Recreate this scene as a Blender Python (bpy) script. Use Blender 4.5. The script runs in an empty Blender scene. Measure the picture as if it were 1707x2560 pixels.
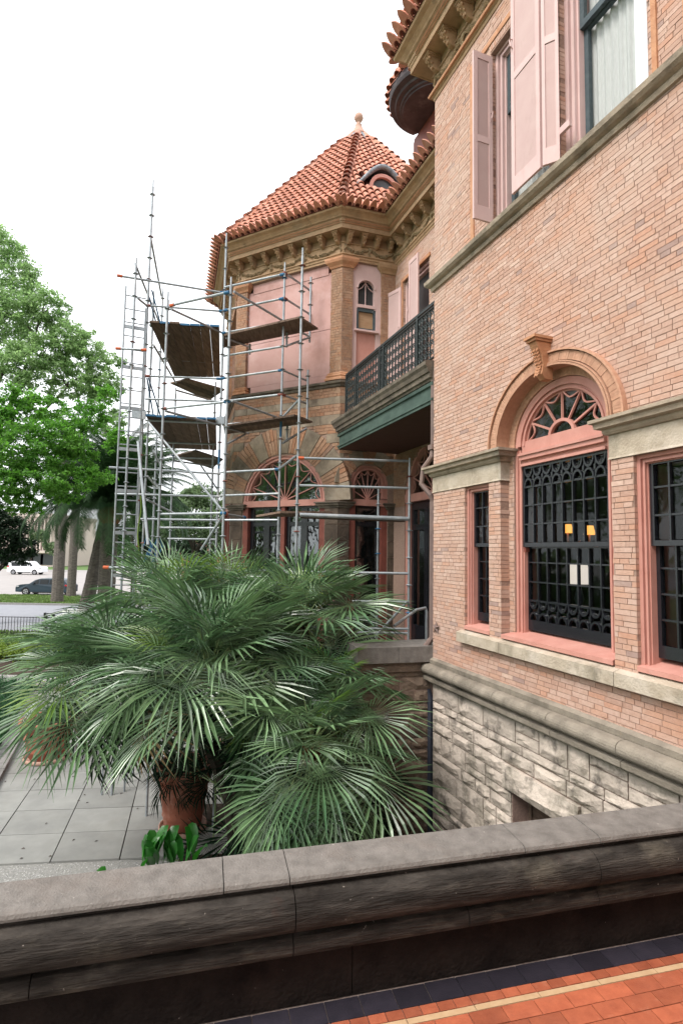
import bpy, bmesh, math, random
import numpy as np
from mathutils import Vector, Matrix
random.seed(7); rng = np.random.default_rng(7)
R_ = math.radians
scene = bpy.context.scene
COL = scene.collection

# ------------------------------------------------------------------ camera
F_PX = 1350.0; PW, PH = 1707.0, 2560.0; EYE = 1.75
upc = Vector((300.0, 18200.0, -F_PX)).normalized()
fwc = Vector((0, 0, -1)); ycam = (fwc - upc * fwc.dot(upc)).normalized(); xcam = ycam.cross(upc)
RM = Matrix((xcam, ycam, upc))            # world = RM @ camera
cam = bpy.data.cameras.new('camera'); camo = bpy.data.objects.new('camera', cam); COL.objects.link(camo)
cam.sensor_fit = 'VERTICAL'; cam.sensor_height = 36.0; cam.sensor_width = 24.0
cam.lens = F_PX / PH * 36.0; cam.clip_start = 0.05; cam.clip_end = 2000
camo.matrix_world = Matrix.Translation((0, 0, EYE)) @ RM.to_4x4()
cam.dof.use_dof = False
scene.camera = camo

# ------------------------------------------------------------------ light
SUN_EL, SUN_AZ = R_(52), R_(-128)         # azimuth measured from +Y clockwise; negative = left of view
w = bpy.data.worlds.new('World'); scene.world = w; w.use_nodes = True
nt = w.node_tree; nt.nodes.clear()
sky = nt.nodes.new('ShaderNodeTexSky'); sky.sky_type = 'NISHITA'; sky.sun_disc = False
sky.sun_elevation = SUN_EL; sky.sun_rotation = SUN_AZ; sky.air_density = 1.0; sky.dust_density = 4.0; sky.ozone_density = 1.0
hs = nt.nodes.new('ShaderNodeHueSaturation'); hs.inputs['Saturation'].default_value = 0.10
mixc = nt.nodes.new('ShaderNodeMixRGB'); mixc.blend_type = 'MIX'; mixc.inputs[0].default_value = 0.72
mixc.inputs[2].default_value = (6.6, 6.75, 7.0, 1)      # even cloud sheet over the thin blue
ntc = nt.nodes.new('ShaderNodeTexCoord'); nz = nt.nodes.new('ShaderNodeTexNoise'); nz.inputs['Scale'].default_value = 2.2; nz.inputs['Detail'].default_value = 5
ramp = nt.nodes.new('ShaderNodeMapRange'); ramp.inputs[1].default_value = .3; ramp.inputs[2].default_value = .7; ramp.inputs[3].default_value = .92; ramp.inputs[4].default_value = 1.08
mulc = nt.nodes.new('ShaderNodeMixRGB'); mulc.blend_type = 'MULTIPLY'; mulc.inputs[0].default_value = 1
bg = nt.nodes.new('ShaderNodeBackground'); bg.inputs['Strength'].default_value = 0.13
wo = nt.nodes.new('ShaderNodeOutputWorld'); L = nt.links.new
L(sky.outputs[0], hs.inputs['Color']); L(hs.outputs[0], mixc.inputs[1]); L(ntc.outputs['Generated'], nz.inputs['Vector'])
L(nz.outputs['Fac'], ramp.inputs[0]); L(mixc.outputs[0], mulc.inputs[1]); L(ramp.outputs[0], mulc.inputs[2])
L(mulc.outputs[0], bg.inputs['Color']); L(bg.outputs[0], wo.inputs['Surface'])
sl = bpy.data.lights.new('sun', 'SUN'); so = bpy.data.objects.new('sun', sl); COL.objects.link(so)
sl.energy = 1.3; sl.angle = R_(22); sl.color = (1.0, 0.95, 0.88)
sd = Vector((math.sin(SUN_AZ) * math.cos(SUN_EL), math.cos(SUN_AZ) * math.cos(SUN_EL), math.sin(SUN_EL)))
so.rotation_euler = sd.to_track_quat('Z', 'Y').to_euler()
scene.view_settings.view_transform = 'Standard'; scene.view_settings.look = 'None'
scene.view_settings.gamma = 1.0; scene.view_settings.use_curve_mapping = False
scene.view_settings.exposure = 1.24
scene.render.engine = 'CYCLES'; scene.cycles.max_bounces = 6; scene.cycles.diffuse_bounces = 2; scene.cycles.transparent_max_bounces = 12

# ------------------------------------------------------------------ helpers: survey (turn a bearing seen from the terrace into a place)
def ray(px, py): return RM @ Vector((px - PW / 2, -(py - PH / 2), -F_PX))
def atY(px, py, y): d = ray(px, py); return Vector((0, 0, EYE)) + d * (y / d.y)
def atZ(px, py, z): d = ray(px, py); return Vector((0, 0, EYE)) + d * ((z - EYE) / d.z)
def hd(deg): return Vector((math.cos(R_(deg)), math.sin(R_(deg)), 0))
class Frame:                              # u along a wall, z up, d outward
    def __init__(s, o, a, n): s.o = Vector((o[0], o[1], 0)); s.a = a.normalized(); s.n = n.normalized()
    def p(s, u, z, d=0.0): q = s.o + s.a * u + s.n * d; return Vector((q.x, q.y, z))
    def off(s, d): return Frame(s.o + s.n * d, s.a, s.n)
    def px(s, x, y, d=0.0):
        r = ray(x, y); e = Vector((0, 0, EYE)); o = s.o + s.n * d
        t = (o - e).dot(s.n) / r.dot(s.n); q = e + r * t
        return (q - s.o).dot(s.a), q.z
MW = Frame((1.1122, 6.5), Vector((0.35305, -0.93561, 0)), Vector((-0.93561, -0.35305, 0)))   # main wall
ZG = -2.5                                                                                    # garden level
HF = 151.7
T1 = Vector((-0.052, 9.9, 0)); FL = 2.5
dF = hd(HF); nF = hd(HF + 90); dR = hd(HF - 135); nR = hd(HF - 225); dL = hd(HF - 45); nL = hd(HF + 45)
T2 = T1 + dF * FL; T3 = T2 + dL * FL
FF = Frame(T1, dF, nF); RF = Frame(T1, dR, nR); LF = Frame(T2, dL, nL)
TC = (T1 + T2) / 2 - nF * (FL / 2) * (1 + 2 ** .5)
JU = 1.08; J = T1 + dR * JU
WD = (J - MW.o).dot(MW.n); WW = MW.off(WD)                                                   # wing wall, set back
JS = (J - MW.o).dot(MW.a)

# ------------------------------------------------------------------ helpers: mesh builder
class MB:
    def __init__(s): s.v = []; s.f = []; s.m = []; s.mi = 0
    def add(s, vs, fs):
        b = len(s.v); s.v.extend([tuple(q) for q in vs])
        for f in fs: s.f.append(tuple(b + i for i in f)); s.m.append(s.mi)
        return s
    def quad(s, a, b, c, d): return s.add([a, b, c, d], [(0, 1, 2, 3)])
    def box8(s, c): return s.add(c, [(0, 1, 2, 3), (7, 6, 5, 4), (0, 4, 5, 1), (1, 5, 6, 2), (2, 6, 7, 3), (3, 7, 4, 0)])
    def box(s, fr, u0, u1, z0, z1, d0, d1):
        return s.box8([fr.p(u0, z0, d0), fr.p(u1, z0, d0), fr.p(u1, z1, d0), fr.p(u0, z1, d0),
                       fr.p(u0, z0, d1), fr.p(u1, z0, d1), fr.p(u1, z1, d1), fr.p(u0, z1, d1)])
    def tube(s, p, q, r, n=8, r2=None, caps=True):
        p = Vector(p); q = Vector(q); ax = q - p
        if ax.length < 1e-6: return s
        r2 = r if r2 is None else r2
        e1 = ax.orthogonal().normalized(); e2 = ax.normalized().cross(e1)
        ring = [(math.cos(2 * math.pi * i / n), math.sin(2 * math.pi * i / n)) for i in range(n)]
        vs = [p + (e1 * c + e2 * k) * r for c, k in ring] + [q + (e1 * c + e2 * k) * r2 for c, k in ring]
        fs = [(i, (i + 1) % n, n + (i + 1) % n, n + i) for i in range(n)]
        if caps: fs += [tuple(range(n))[::-1], tuple(range(n, 2 * n))]
        return s.add(vs, fs)
    def path(s, pts, rs, n=6, caps=True):
        pts = [Vector(q) for q in pts]; vs = []; fs = []; e = None
        if not hasattr(rs, '__len__'): rs = [rs] * len(pts)
        for i, q in enumerate(pts):
            t = (pts[min(i + 1, len(pts) - 1)] - pts[max(i - 1, 0)]).normalized()
            e = t.orthogonal().normalized() if e is None else (e - t * e.dot(t)).normalized()
            g = t.cross(e)
            vs += [q + (e * math.cos(2 * math.pi * k / n) + g * math.sin(2 * math.pi * k / n)) * rs[i] for k in range(n)]
        for i in range(len(pts) - 1):
            for k in range(n): fs.append((i * n + k, i * n + (k + 1) % n, (i + 1) * n + (k + 1) % n, (i + 1) * n + k))
        if caps: fs += [tuple(range(n))[::-1], tuple(range((len(pts) - 1) * n, len(pts) * n))]
        return s.add(vs, fs)
    def lathe(s, c, prof, n=16, a0=0, a1=2 * math.pi, cap=False):
        c = Vector(c); vs = []; fs = []; full = abs(a1 - a0 - 2 * math.pi) < 1e-6; m = n if full else n + 1
        for i in range(m):
            a = a0 + (a1 - a0) * i / n
            vs += [c + Vector((r * math.cos(a), r * math.sin(a), z)) for r, z in prof]
        k = len(prof)
        for i in range(n):
            j = (i + 1) % m
            for q in range(k - 1): fs.append((i * k + q, j * k + q, j * k + q + 1, i * k + q + 1))
        return s.add(vs, fs)
    def sweep(s, path, prof, closed=False, caps=True):
        """path: plan points; profile: (d outward, z) ; outward = right-hand normal flipped by caller order"""
        n = len(path); vs = []; fs = []; k = len(prof)
        segn = []
        for i in range(n - 1):
            t = (path[i + 1] - path[i]); t.z = 0; t.normalize(); segn.append(Vector((t.y, -t.x, 0)))
        for i in range(n):
            if i == 0: m = segn[0]
            elif i == n - 1: m = segn[-1]
            else: m = (segn[i - 1] + segn[i]) / (1 + segn[i - 1].dot(segn[i]))
            vs += [Vector((path[i].x + m.x * d, path[i].y + m.y * d, z)) for d, z in prof]
        for i in range(n - 1):
            for q in range(k - 1): fs.append((i * k + q, i * k + q + 1, (i + 1) * k + q + 1, (i + 1) * k + q))
        if caps: fs += [tuple(range(k))[::-1], tuple(range((n - 1) * k, n * k))]
        return s.add(vs, fs)
    def arc(s, fr, cu, cz, r0, r1, d0, d1, a0=0, a1=math.pi, n=20, k=1.0):
        """ring segment in a wall plane"""
        vs = []; fs = []
        for i in range(n + 1):
            a = a0 + (a1 - a0) * i / n; c, q = math.cos(a), math.sin(a) * k
            vs += [fr.p(cu + r0 * c, cz + r0 * q, d0), fr.p(cu + r1 * c, cz + r1 * q, d0), fr.p(cu + r1 * c, cz + r1 * q, d1), fr.p(cu + r0 * c, cz + r0 * q, d1)]
        for i in range(n):
            for e in range(4): fs.append((i * 4 + e, i * 4 + (e + 1) % 4, i * 4 + 4 + (e + 1) % 4, i * 4 + 4 + e))
        fs += [(0, 1, 2, 3), (n * 4 + 3, n * 4 + 2, n * 4 + 1, n * 4)]
        return s.add(vs, fs)
    def mesh(s, name, mats, origin=(0, 0, 0), smooth=False, fix=True):
        me = bpy.data.meshes.new(name)
        o = np.array(origin, dtype=float)
        va = np.array([(q[0], q[1], q[2]) for q in s.v], dtype=float).reshape(-1, 3) - o
        me.from_pydata(va.tolist(), [], s.f); 
        for m in (mats if isinstance(mats, (list, tuple)) else [mats]): me.materials.append(m)
        if any(s.m): me.polygons.foreach_set('material_index', s.m)
        if fix and len(s.f) < 60000:
            b = bmesh.new(); b.from_mesh(me); bmesh.ops.recalc_face_normals(b, faces=b.faces); b.to_mesh(me); b.free()
        if smooth:
            me.polygons.foreach_set('use_smooth', [True] * len(me.polygons))
        me.update(); return me
def thing(name, label, cat, loc=(0, 0, 0), group=None):
    o = bpy.data.objects.new(name, None); COL.objects.link(o); o.location = loc; o.empty_display_size = .2
    o['label'] = label; o['category'] = cat
    if group: o['group'] = group
    o['_w'] = list(loc); return o
def wl(parent): return Vector(parent['_w']) if parent is not None else Vector((0, 0, 0))
def part(name, mb, mats, parent=None, smooth=False, label=None, kind=None, fix=True, origin=None):
    pw = wl(parent)
    og = Vector(origin) if origin is not None else pw
    me = mb if isinstance(mb, bpy.types.Mesh) else mb.mesh(name, mats, og, smooth, fix)
    o = bpy.data.objects.new(name, me); COL.objects.link(o)
    if parent is not None: o.parent = parent
    o.location = og - pw; o['_w'] = list(og)
    if label: o['label'] = label
    if kind: o['kind'] = kind
    return o
def inst(name, me, parent, mat4):
    o = bpy.data.objects.new(name, me); COL.objects.link(o); o.parent = parent
    pw = wl(parent); o.matrix_local = Matrix.Translation(-pw) @ mat4; return o
def tag(o, label, cat, group=None, kind=None):
    o['label'] = label; o['category'] = cat
    if group: o['group'] = group
    if kind: o['kind'] = kind
    return o

# ------------------------------------------------------------------ materials
def mat(name, c, rough=.8, c2=None, c3=None, scale=6, detail=6, bump=0.0, bscale=40, stretch=(1, 1, 1), metal=0, spec=.3, island=0.0, islandc=None, coords='pos', stain=None, hue=0):
    m = bpy.data.materials.new(name); m.use_nodes = True; n = m.node_tree.nodes; l = m.node_tree.links.new
    b = n['Principled BSDF']; b.inputs['Roughness'].default_value = rough; b.inputs['Metallic'].default_value = metal
    b.inputs['Specular IOR Level'].default_value = spec
    geo = n.new('ShaderNodeNewGeometry'); mp = n.new('ShaderNodeMapping'); mp.inputs['Scale'].default_value = stretch
    if coords == 'pos': l(geo.outputs['Position'], mp.inputs['Vector'])
    else:
        tc = n.new('ShaderNodeTexCoord'); l(tc.outputs['Object'], mp.inputs['Vector'])
    no = n.new('ShaderNodeTexNoise'); no.inputs['Scale'].default_value = scale; no.inputs['Detail'].default_value = detail; no.inputs['Roughness'].default_value = .62
    l(mp.outputs[0], no.inputs['Vector'])
    r = n.new('ShaderNodeValToRGB'); r.color_ramp.elements[0].position = .34; r.color_ramp.elements[1].position = .66
    c2 = c2 or tuple(x * .8 for x in c)
    r.color_ramp.elements[0].color = (*c2, 1); r.color_ramp.elements[1].color = (*c, 1)
    if c3: e = r.color_ramp.elements.new(.5); e.color = (*c3, 1)
    l(no.outputs['Fac'], r.inputs[0]); last = r.outputs[0]
    if islandc or island:
        oi = n.new('ShaderNodeObjectInfo'); ad = n.new('ShaderNodeMath'); ad.operation = 'ADD'; fr = n.new('ShaderNodeMath'); fr.operation = 'FRACT'
        l(oi.outputs['Random'], ad.inputs[0]); l(geo.outputs['Random Per Island'], ad.inputs[1]); l(ad.outputs[0], fr.inputs[0])
        if islandc:
            r2 = n.new('ShaderNodeValToRGB'); r2.color_ramp.interpolation = 'CONSTANT'
            els = r2.color_ramp.elements; els[0].position = 0; els[0].color = (*islandc[0][1], 1); els[1].position = islandc[1][0]; els[1].color = (*islandc[1][1], 1)
            for ps, cc in islandc[2:]: e = els.new(ps); e.color = (*cc, 1)
            l(fr.outputs[0], r2.inputs[0])
            mx = n.new('ShaderNodeMixRGB'); mx.blend_type = 'MULTIPLY'; mx.inputs[0].default_value = 1
            l(last, mx.inputs[1]); l(r2.outputs[0], mx.inputs[2]); last = mx.outputs[0]
        if island:
            mr = n.new('ShaderNodeMapRange'); mr.inputs[3].default_value = 1 - island; mr.inputs[4].default_value = 1 + island
            l(fr.outputs[0], mr.inputs[0]); mx = n.new('ShaderNodeMixRGB'); mx.blend_type = 'MULTIPLY'; mx.inputs[0].default_value = 1
            l(last, mx.inputs[1]); l(mr.outputs[0], mx.inputs[2]); last = mx.outputs[0]
    if stain:                 # list of (colour, scale, lo, hi, amount, stretch)
        for sc, ss, lo, hi, am, st in stain:
            mp2 = n.new('ShaderNodeMapping'); mp2.inputs['Scale'].default_value = st; mp2.inputs['Location'].default_value = (3.3 * ss, 1.7, 5.1)
            l(geo.outputs['Position'], mp2.inputs['Vector'])
            n2 = n.new('ShaderNodeTexNoise'); n2.inputs['Scale'].default_value = ss; n2.inputs['Detail'].default_value = 8; n2.inputs['Roughness'].default_value = .65
            l(mp2.outputs[0], n2.inputs['Vector'])
            mr = n.new('ShaderNodeMapRange'); mr.inputs[1].default_value = lo; mr.inputs[2].default_value = hi; mr.inputs[3].default_value = 0; mr.inputs[4].default_value = am
            l(n2.outputs['Fac'], mr.inputs[0]); mx = n.new('ShaderNodeMixRGB'); mx.inputs[2].default_value = (*sc, 1)
            l(mr.outputs[0], mx.inputs[0]); l(last, mx.inputs[1]); last = mx.outputs[0]
    l(last, b.inputs['Base Color'])
    if bump:
        nb = n.new('ShaderNodeTexNoise'); nb.inputs['Scale'].default_value = bscale; nb.inputs['Detail'].default_value = 7
        l(mp.outputs[0], nb.inputs['Vector']); bp = n.new('ShaderNodeBump'); bp.inputs['Strength'].default_value = bump; bp.inputs['Distance'].default_value = .02
        l(nb.outputs['Fac'], bp.inputs['Height']); l(bp.outputs[0], b.inputs['Normal'])
    return m
bricks_c = [(0, (1, 1, 1)), (.20, (1.05, 1.08, 1.10)), (.38, (.97, .93, .91)), (.54, (1.03, .97, .92)), (.66, (1.08, 1.13, 1.17)), (.80, (.92, .89, .88)), (.91, (1.02, .89, .81)), (.968, (.72, .76, .84)), (.985, (1.16, 1.26, 1.30))]
M = {}
M['brick'] = mat('salmon brick', (.53, .35, .275), .88, (.465, .29, .22), scale=30, bump=.35, bscale=150, islandc=bricks_c,
                 stain=[((.56, .43, .36), 1.3, .46, .70, .55, (1, 1, 1)), ((.54, .25, .14), .9, .54, .74, .5, (1, 1, 1)), ((.26, .19, .15), 2.8, .62, .78, .45, (1.5, 1.5, .25)), ((.22, .19, .16), 9, .7, .8, .5, (1, 1, 1))])
M['brick2'] = mat('buff brown brick', (.40, .24, .155), .9, (.31, .175, .11), scale=25, bump=.3, bscale=150, islandc=bricks_c,
                  stain=[((.14, .095, .065), 1.5, .48, .74, .7, (1, 1, .6))])  # dark blotches stand in for shade on the lower tower storey
M['mortar'] = mat('mortar', (.38, .26, .205), .95, (.25, .165, .13), scale=50, bump=.3, bscale=200)
M['limestone'] = mat('weathered sandstone', (.49, .415, .325), .88, (.37, .305, .23), scale=9, bump=.4, bscale=60,
                     stain=[((.15, .135, .095), 2.4, .53, .72, .8, (1, 1, .6)), ((.66, .59, .52), 1.1, .5, .68, .7, (1, 1, 1)), ((.05, .045, .035), 8, .62, .75, .6, (1, 1, .4))])
M['moulding'] = mat('weathered grey moulding', (.40, .325, .245), .86, (.28, .225, .17), scale=8, bump=.4, bscale=70,
                    stain=[((.085, .075, .055), 2.6, .50, .70, .85, (1, 1, 1.6)), ((.52, .45, .37), 1.7, .55, .72, .5, (1, 1, 1)), ((.36, .27, .12), 9, .66, .8, .5, (1, 1, 1))])
M['rock'] = mat('rock faced ashlar', (.56, .48, .41), .92, (.46, .39, .33), scale=7, bump=.9, bscale=22, island=.14, coords='pos',
                stain=[((.16, .145, .11), 3.3, .50, .66, .8, (1, 1, .7)), ((.05, .045, .04), 5.2, .56, .68, .8, (1, 1, .7))])
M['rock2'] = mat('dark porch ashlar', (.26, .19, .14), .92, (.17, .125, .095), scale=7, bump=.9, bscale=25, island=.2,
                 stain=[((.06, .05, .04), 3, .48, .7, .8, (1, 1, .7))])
M['shade_grime'] = mat('shade darkened grimy pier stone', (.13, .095, .07), .92, (.06, .045, .035), scale=5, bump=.5, bscale=30, island=.2, stain=[((.24, .19, .14), 2, .55, .72, .6, (1, 1, .5))])  # pier stone darkened to stand for lower storey shade as well as grime
M['bandstone'] = mat('blotchy band stone', (.31, .25, .185), .9, (.21, .165, .12), scale=6, bump=.4, bscale=50, island=.15, stain=[((.07, .055, .04), 1.7, .46, .66, .85, (1, 1, .8)), ((.45, .40, .33), 1.1, .56, .7, .6, (1, 1, 1))])  # band stone darkened in broad blotches
M['base_grey'] = mat('grey base moulding', (.29, .25, .20), .86, (.20, .172, .138), scale=8, bump=.4, bscale=70, stain=[((.075, .065, .05), 2.6, .50, .72, .8, (1, 1, 1)), ((.42, .37, .31), 1.7, .58, .74, .5, (1, 1, 1)), ((.32, .22, .10), 9, .66, .8, .6, (1, 1, 1))])
M['moulding_dark'] = mat('dark grey moulding', (.19, .155, .12), .86, (.10, .083, .065), scale=8, bump=.4, bscale=70, stain=[((.04, .035, .03), 2.4, .50, .70, .85, (1, 1, 1.6)), ((.32, .27, .22), 2, .58, .72, .6, (1, 1, 1))])
M['joint'] = mat('pink grey joint', (.36, .25, .21), .95, (.26, .18, .15), scale=40)
M['archbrick'] = mat('arch brick', (.52, .30, .20), .85, (.43, .23, .15), scale=25, bump=.3, bscale=150, island=.10, stain=[((.22, .13, .09), 5, .60, .76, .5, (1, 1, 1))])
M['swag'] = mat('mossy terracotta swag', (.36, .26, .15), .8, (.20, .15, .085), scale=20, bump=.4, bscale=90)
M['terra'] = mat('terracotta ornament', (.54, .275, .15), .7, (.44, .20, .105), scale=12, bump=.35, bscale=90,
                 stain=[((.34, .22, .13), 2.5, .55, .75, .5, (1, 1, 1)), ((.60, .40, .27), 1.6, .5, .7, .5, (1, 1, 1))])
M['terra2'] = mat('buff terracotta cornice', (.45, .295, .175), .75, (.35, .22, .125), scale=8, bump=.35, bscale=80, island=.12,
                  stain=[((.20, .155, .095), 2.1, .5, .72, .65, (1, 1, .8)), ((.54, .38, .25), 1.2, .55, .7, .6, (1, 1, 1)), ((.10, .08, .05), 6, .6, .75, .6, (1, 1, .5))])
M['tile'] = mat('clay roof tile', (.56, .255, .175), .75, (.47, .195, .13), scale=14, bump=.3, bscale=90, island=.24,
                stain=[((.60, .38, .31), 3, .5, .7, .6, (1, 1, 1)), ((.16, .10, .08), 6, .64, .76, .6, (1, 1, 1))])
M['tile_dark'] = mat('tile underside', (.16, .055, .04), .95)
M['pinkpaint'] = mat('salmon pink paint', (.55, .275, .225), .5, (.50, .235, .19), scale=6, bump=.12, bscale=60, stain=[((.36, .13, .10), 3, .5, .75, .5, (1, 1, .4)), ((.60, .38, .33), 9, .60, .75, .4, (1, 1, .25)), ((.16, .09, .07), 22, .70, .78, .5, (1, 1, .4))])
M['palepink'] = mat('pale pink shutter paint', (.62, .445, .42), .55, (.58, .40, .38), scale=5, bump=.05, bscale=40, stain=[((.40, .25, .22), 5, .6, .8, .5, (1, 1, .4))])
M['boardpink'] = mat('pink hoarding board', (.52, .315, .285), .7, (.48, .28, .25), scale=3, bump=.05, bscale=30, stain=[((.33, .17, .14), .9, .47, .68, .85, (1, 1, .9)), ((.60, .42, .40), 2.1, .5, .7, .5, (1, 1, 1))])
M['redwood'] = mat('dark red timber', (.24, .075, .055), .55, (.16, .05, .037), scale=4, stain=[((.08, .035, .03), 2, .5, .8, .6, (1, 1, .5))])
M['sash'] = mat('blue black sash paint', (.014, .015, .020), .26, (.010, .011, .015), scale=20, spec=.8)
M['sash2'] = mat('slate grey sash paint', (.075, .10, .11), .5, (.05, .07, .08), scale=20, stain=[((.55, .55, .52), 30, .66, .7, .8, (1, 1, .3))])
M['iron'] = mat('green black iron', (.018, .028, .028), .45, (.010, .015, .016), scale=30, bump=.15, bscale=90, spec=.5)
M['greenpaint'] = mat('green copper paint', (.075, .115, .095), .7, (.045, .072, .06), scale=5, stain=[((.03, .05, .045), 2.2, .5, .75, .7, (1, 1, .6))])
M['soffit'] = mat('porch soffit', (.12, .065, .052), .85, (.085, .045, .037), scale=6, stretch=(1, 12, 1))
M['steel'] = mat('galvanised tube', (.37, .40, .42), .42, (.25, .275, .295), scale=9, metal=.35, spec=.5, bump=.08, bscale=60, stain=[((.60, .55, .52), 3, .56, .7, .5, (1, 1, .5)), ((.30, .16, .09), 7, .68, .78, .6, (1, 1, .6))])
M['blue'] = mat('blue paint marks', (.035, .14, .26), .6, (.03, .10, .2)); M['orange'] = mat('orange paint marks', (.60, .13, .05), .6)
M['plank'] = mat('scaffold board', (.20, .135, .10), .9, (.09, .06, .045), scale=3, stretch=(9, 1, 9), bump=.25, bscale=30, island=.4)
M['darkmetal'] = mat('dark hood metal', (.065, .05, .055), .55, (.035, .028, .032), scale=6, stain=[((.22, .20, .20), 5, .55, .75, .4, (1, 1, 2))])
M['lead'] = mat('grey lead flashing', (.30, .33, .36), .55, (.12, .14, .16), scale=12, bump=.3, bscale=30)
M['downpipe'] = mat('brown downpipe', (.15, .105, .095), .6, (.2, .14, .12)); M['darkpipe'] = mat('dark downpipe', (.05, .055, .075), .5)
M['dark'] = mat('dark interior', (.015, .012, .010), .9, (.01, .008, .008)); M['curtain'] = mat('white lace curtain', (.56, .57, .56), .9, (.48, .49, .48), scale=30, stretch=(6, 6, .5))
M['board'] = mat('plywood board', (.42, .27, .16), .7, (.34, .2, .11), scale=4, stretch=(1, 1, 6))
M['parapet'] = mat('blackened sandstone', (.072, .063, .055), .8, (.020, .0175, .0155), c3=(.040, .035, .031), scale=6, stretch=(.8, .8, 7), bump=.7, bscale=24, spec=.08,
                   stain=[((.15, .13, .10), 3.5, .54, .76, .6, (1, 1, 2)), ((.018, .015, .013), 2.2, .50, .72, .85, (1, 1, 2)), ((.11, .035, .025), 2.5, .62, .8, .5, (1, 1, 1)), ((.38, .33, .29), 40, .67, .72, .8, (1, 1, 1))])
M['dado'] = mat('shade black dado', (.022, .017, .015), .9, (.010, .008, .0075), scale=5, spec=.05, bump=.5, bscale=55, stain=[((.045, .028, .022), 2.5, .55, .8, .5, (1, 1, 1)), ((.30, .27, .24), 40, .70, .74, .5, (1, 1, 1))])  # darker than the parapet: shade at its foot put into the colour
M['coping'] = mat('grey coping stone', (.215, .197, .18), .85, (.135, .123, .112), scale=12, bump=.35, bscale=120,
                  stain=[((.17, .14, .12), 3.2, .5, .72, .6, (1, 1, 1)), ((.50, .46, .42), 40, .66, .72, .6, (1, 1, 1)), ((.45, .27, .17), 14, .68, .76, .5, (1, 1, 1))])
M['tile_red'] = mat('orange quarry tile', (.44, .125, .062), .62, (.34, .09, .045), scale=16, bump=.2, bscale=120, island=.26, coords='pos', stain=[((.30, .10, .06), 4, .5, .75, .6, (1, 1, 1)), ((.10, .05, .04), 30, .64, .74, .6, (1, 1, 1)), ((.52, .25, .16), 12, .6, .75, .5, (1, 1, 1))])
M['tile_black'] = mat('blue black floor tile', (.028, .024, .034), .45, (.02, .018, .026), scale=20, bump=.1, bscale=120, island=.25, spec=.5)
M['tile_cream'] = mat('cream border tile', (.58, .40, .24), .6, (.50, .33, .19), scale=20); M['grout'] = mat('grey grout', (.33, .27, .24), .95, (.2, .15, .13), scale=40)
M['slab'] = mat('bluestone paving', (.25, .25, .235), .8, (.20, .20, .19), scale=2.5, bump=.12, bscale=90, island=.12, stain=[((.20, .19, .17), 1.5, .5, .75, .5, (1, 1, 1)), ((.10, .09, .07), 60, .7, .76, .5, (1, 1, 1))])
M['earth'] = mat('dark bed soil', (.045, .032, .022), .95, (.025, .018, .012), scale=12, bump=.8, bscale=20)
M['mulch'] = mat('bark mulch', (.07, .045, .032), .95, (.035, .022, .016), scale=20, bump=.9, bscale=30)
M['gravel_base'] = mat('gravel bed', (.33, .32, .30), .9, (.2, .2, .19), scale=60, bump=.5, bscale=120)
M['gravel'] = mat('gravel stone', (.42, .41, .39), .85, (.3, .3, .3), scale=30, island=.45)
M['asphalt'] = mat('pale grey road', (.27, .275, .30), .85, (.23, .235, .26), scale=3, bump=.1, bscale=80); M['concrete'] = mat('pale concrete', (.33, .305, .295), .85, (.29, .27, .26), scale=1)
M['lawn'] = mat('lawn', (.10, .17, .045), .9, (.065, .12, .03), scale=5, bump=.6, bscale=40); M['lawn_dark'] = mat('dark grass bed', (.012, .035, .012), .9, (.006, .02, .008), scale=9)
M['kerb'] = mat('kerb stone', (.26, .25, .24), .9, (.2, .19, .18)); M['trunk'] = mat('palm trunk', (.15, .13, .11), .95, (.075, .065, .055), scale=5, stretch=(1, 1, 3), bump=.9, bscale=9)
M['bark'] = mat('dark bark', (.06, .048, .038), .95, (.035, .027, .02), scale=6, bump=.7, bscale=14); M['heart'] = mat('palm heart fibre', (.26, .11, .045), .9, (.12, .055, .03), scale=20, bump=.6, bscale=40)
M['pot'] = mat('terracotta pot', (.36, .125, .075), .75, (.27, .085, .05), scale=7, bump=.15, bscale=60, stain=[((.55, .33, .25), 4, .52, .7, .6, (1, 1, .6))])
M['pot_pale'] = mat('limed terracotta', (.50, .31, .24), .8, (.42, .27, .21), scale=9)
M['facade'] = mat('pale pink facade', (.58, .49, .44), .9, (.52, .43, .38)); M['facade_dark'] = mat('shaded window glass', (.05, .055, .06), .3, spec=.5)
M['rubber'] = mat('tyre rubber', (.02, .02, .022), .8); M['alloy'] = mat('alloy wheel', (.5, .5, .52), .35, metal=.7)
M['carwhite'] = mat('white car paint', (.80, .81, .83), .25, (.78, .79, .81), spec=.6); M['cardark'] = mat('slate blue car paint', (.022, .040, .055), .3, (.02, .035, .05), spec=.4)
M['carglass'] = mat('dark car glass', (.012, .015, .017), .35, spec=.25); M['redlamp'] = mat('red tail lamp', (.55, .02, .03), .3); M['trimblack'] = mat('black trim', (.02, .02, .02), .6)
M['white'] = mat('white painted timber', (.78, .78, .80), .6, (.74, .74, .77))
def leafmat(name, c, c2, tr=.35, rough=.5, spec=.35, isl=.35):
    m = mat(name, c, rough, c2, scale=1.3, island=isl, spec=spec); n = m.node_tree.nodes; l = m.node_tree.links.new
    b = n['Principled BSDF']; src = b.inputs['Base Color'].links[0].from_socket
    t = n.new('ShaderNodeBsdfTranslucent'); hsn = n.new('ShaderNodeHueSaturation'); hsn.inputs['Value'].default_value = 1.5; hsn.inputs['Saturation'].default_value = 1.15
    l(src, hsn.inputs['Color']); l(hsn.outputs[0], t.inputs['Color']); mx = n.new('ShaderNodeMixShader'); mx.inputs[0].default_value = tr
    o = n['Material Output']; l(b.outputs[0], mx.inputs[1]); l(t.outputs[0], mx.inputs[2]); l(mx.outputs[0], o.inputs['Surface']); return m
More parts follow.
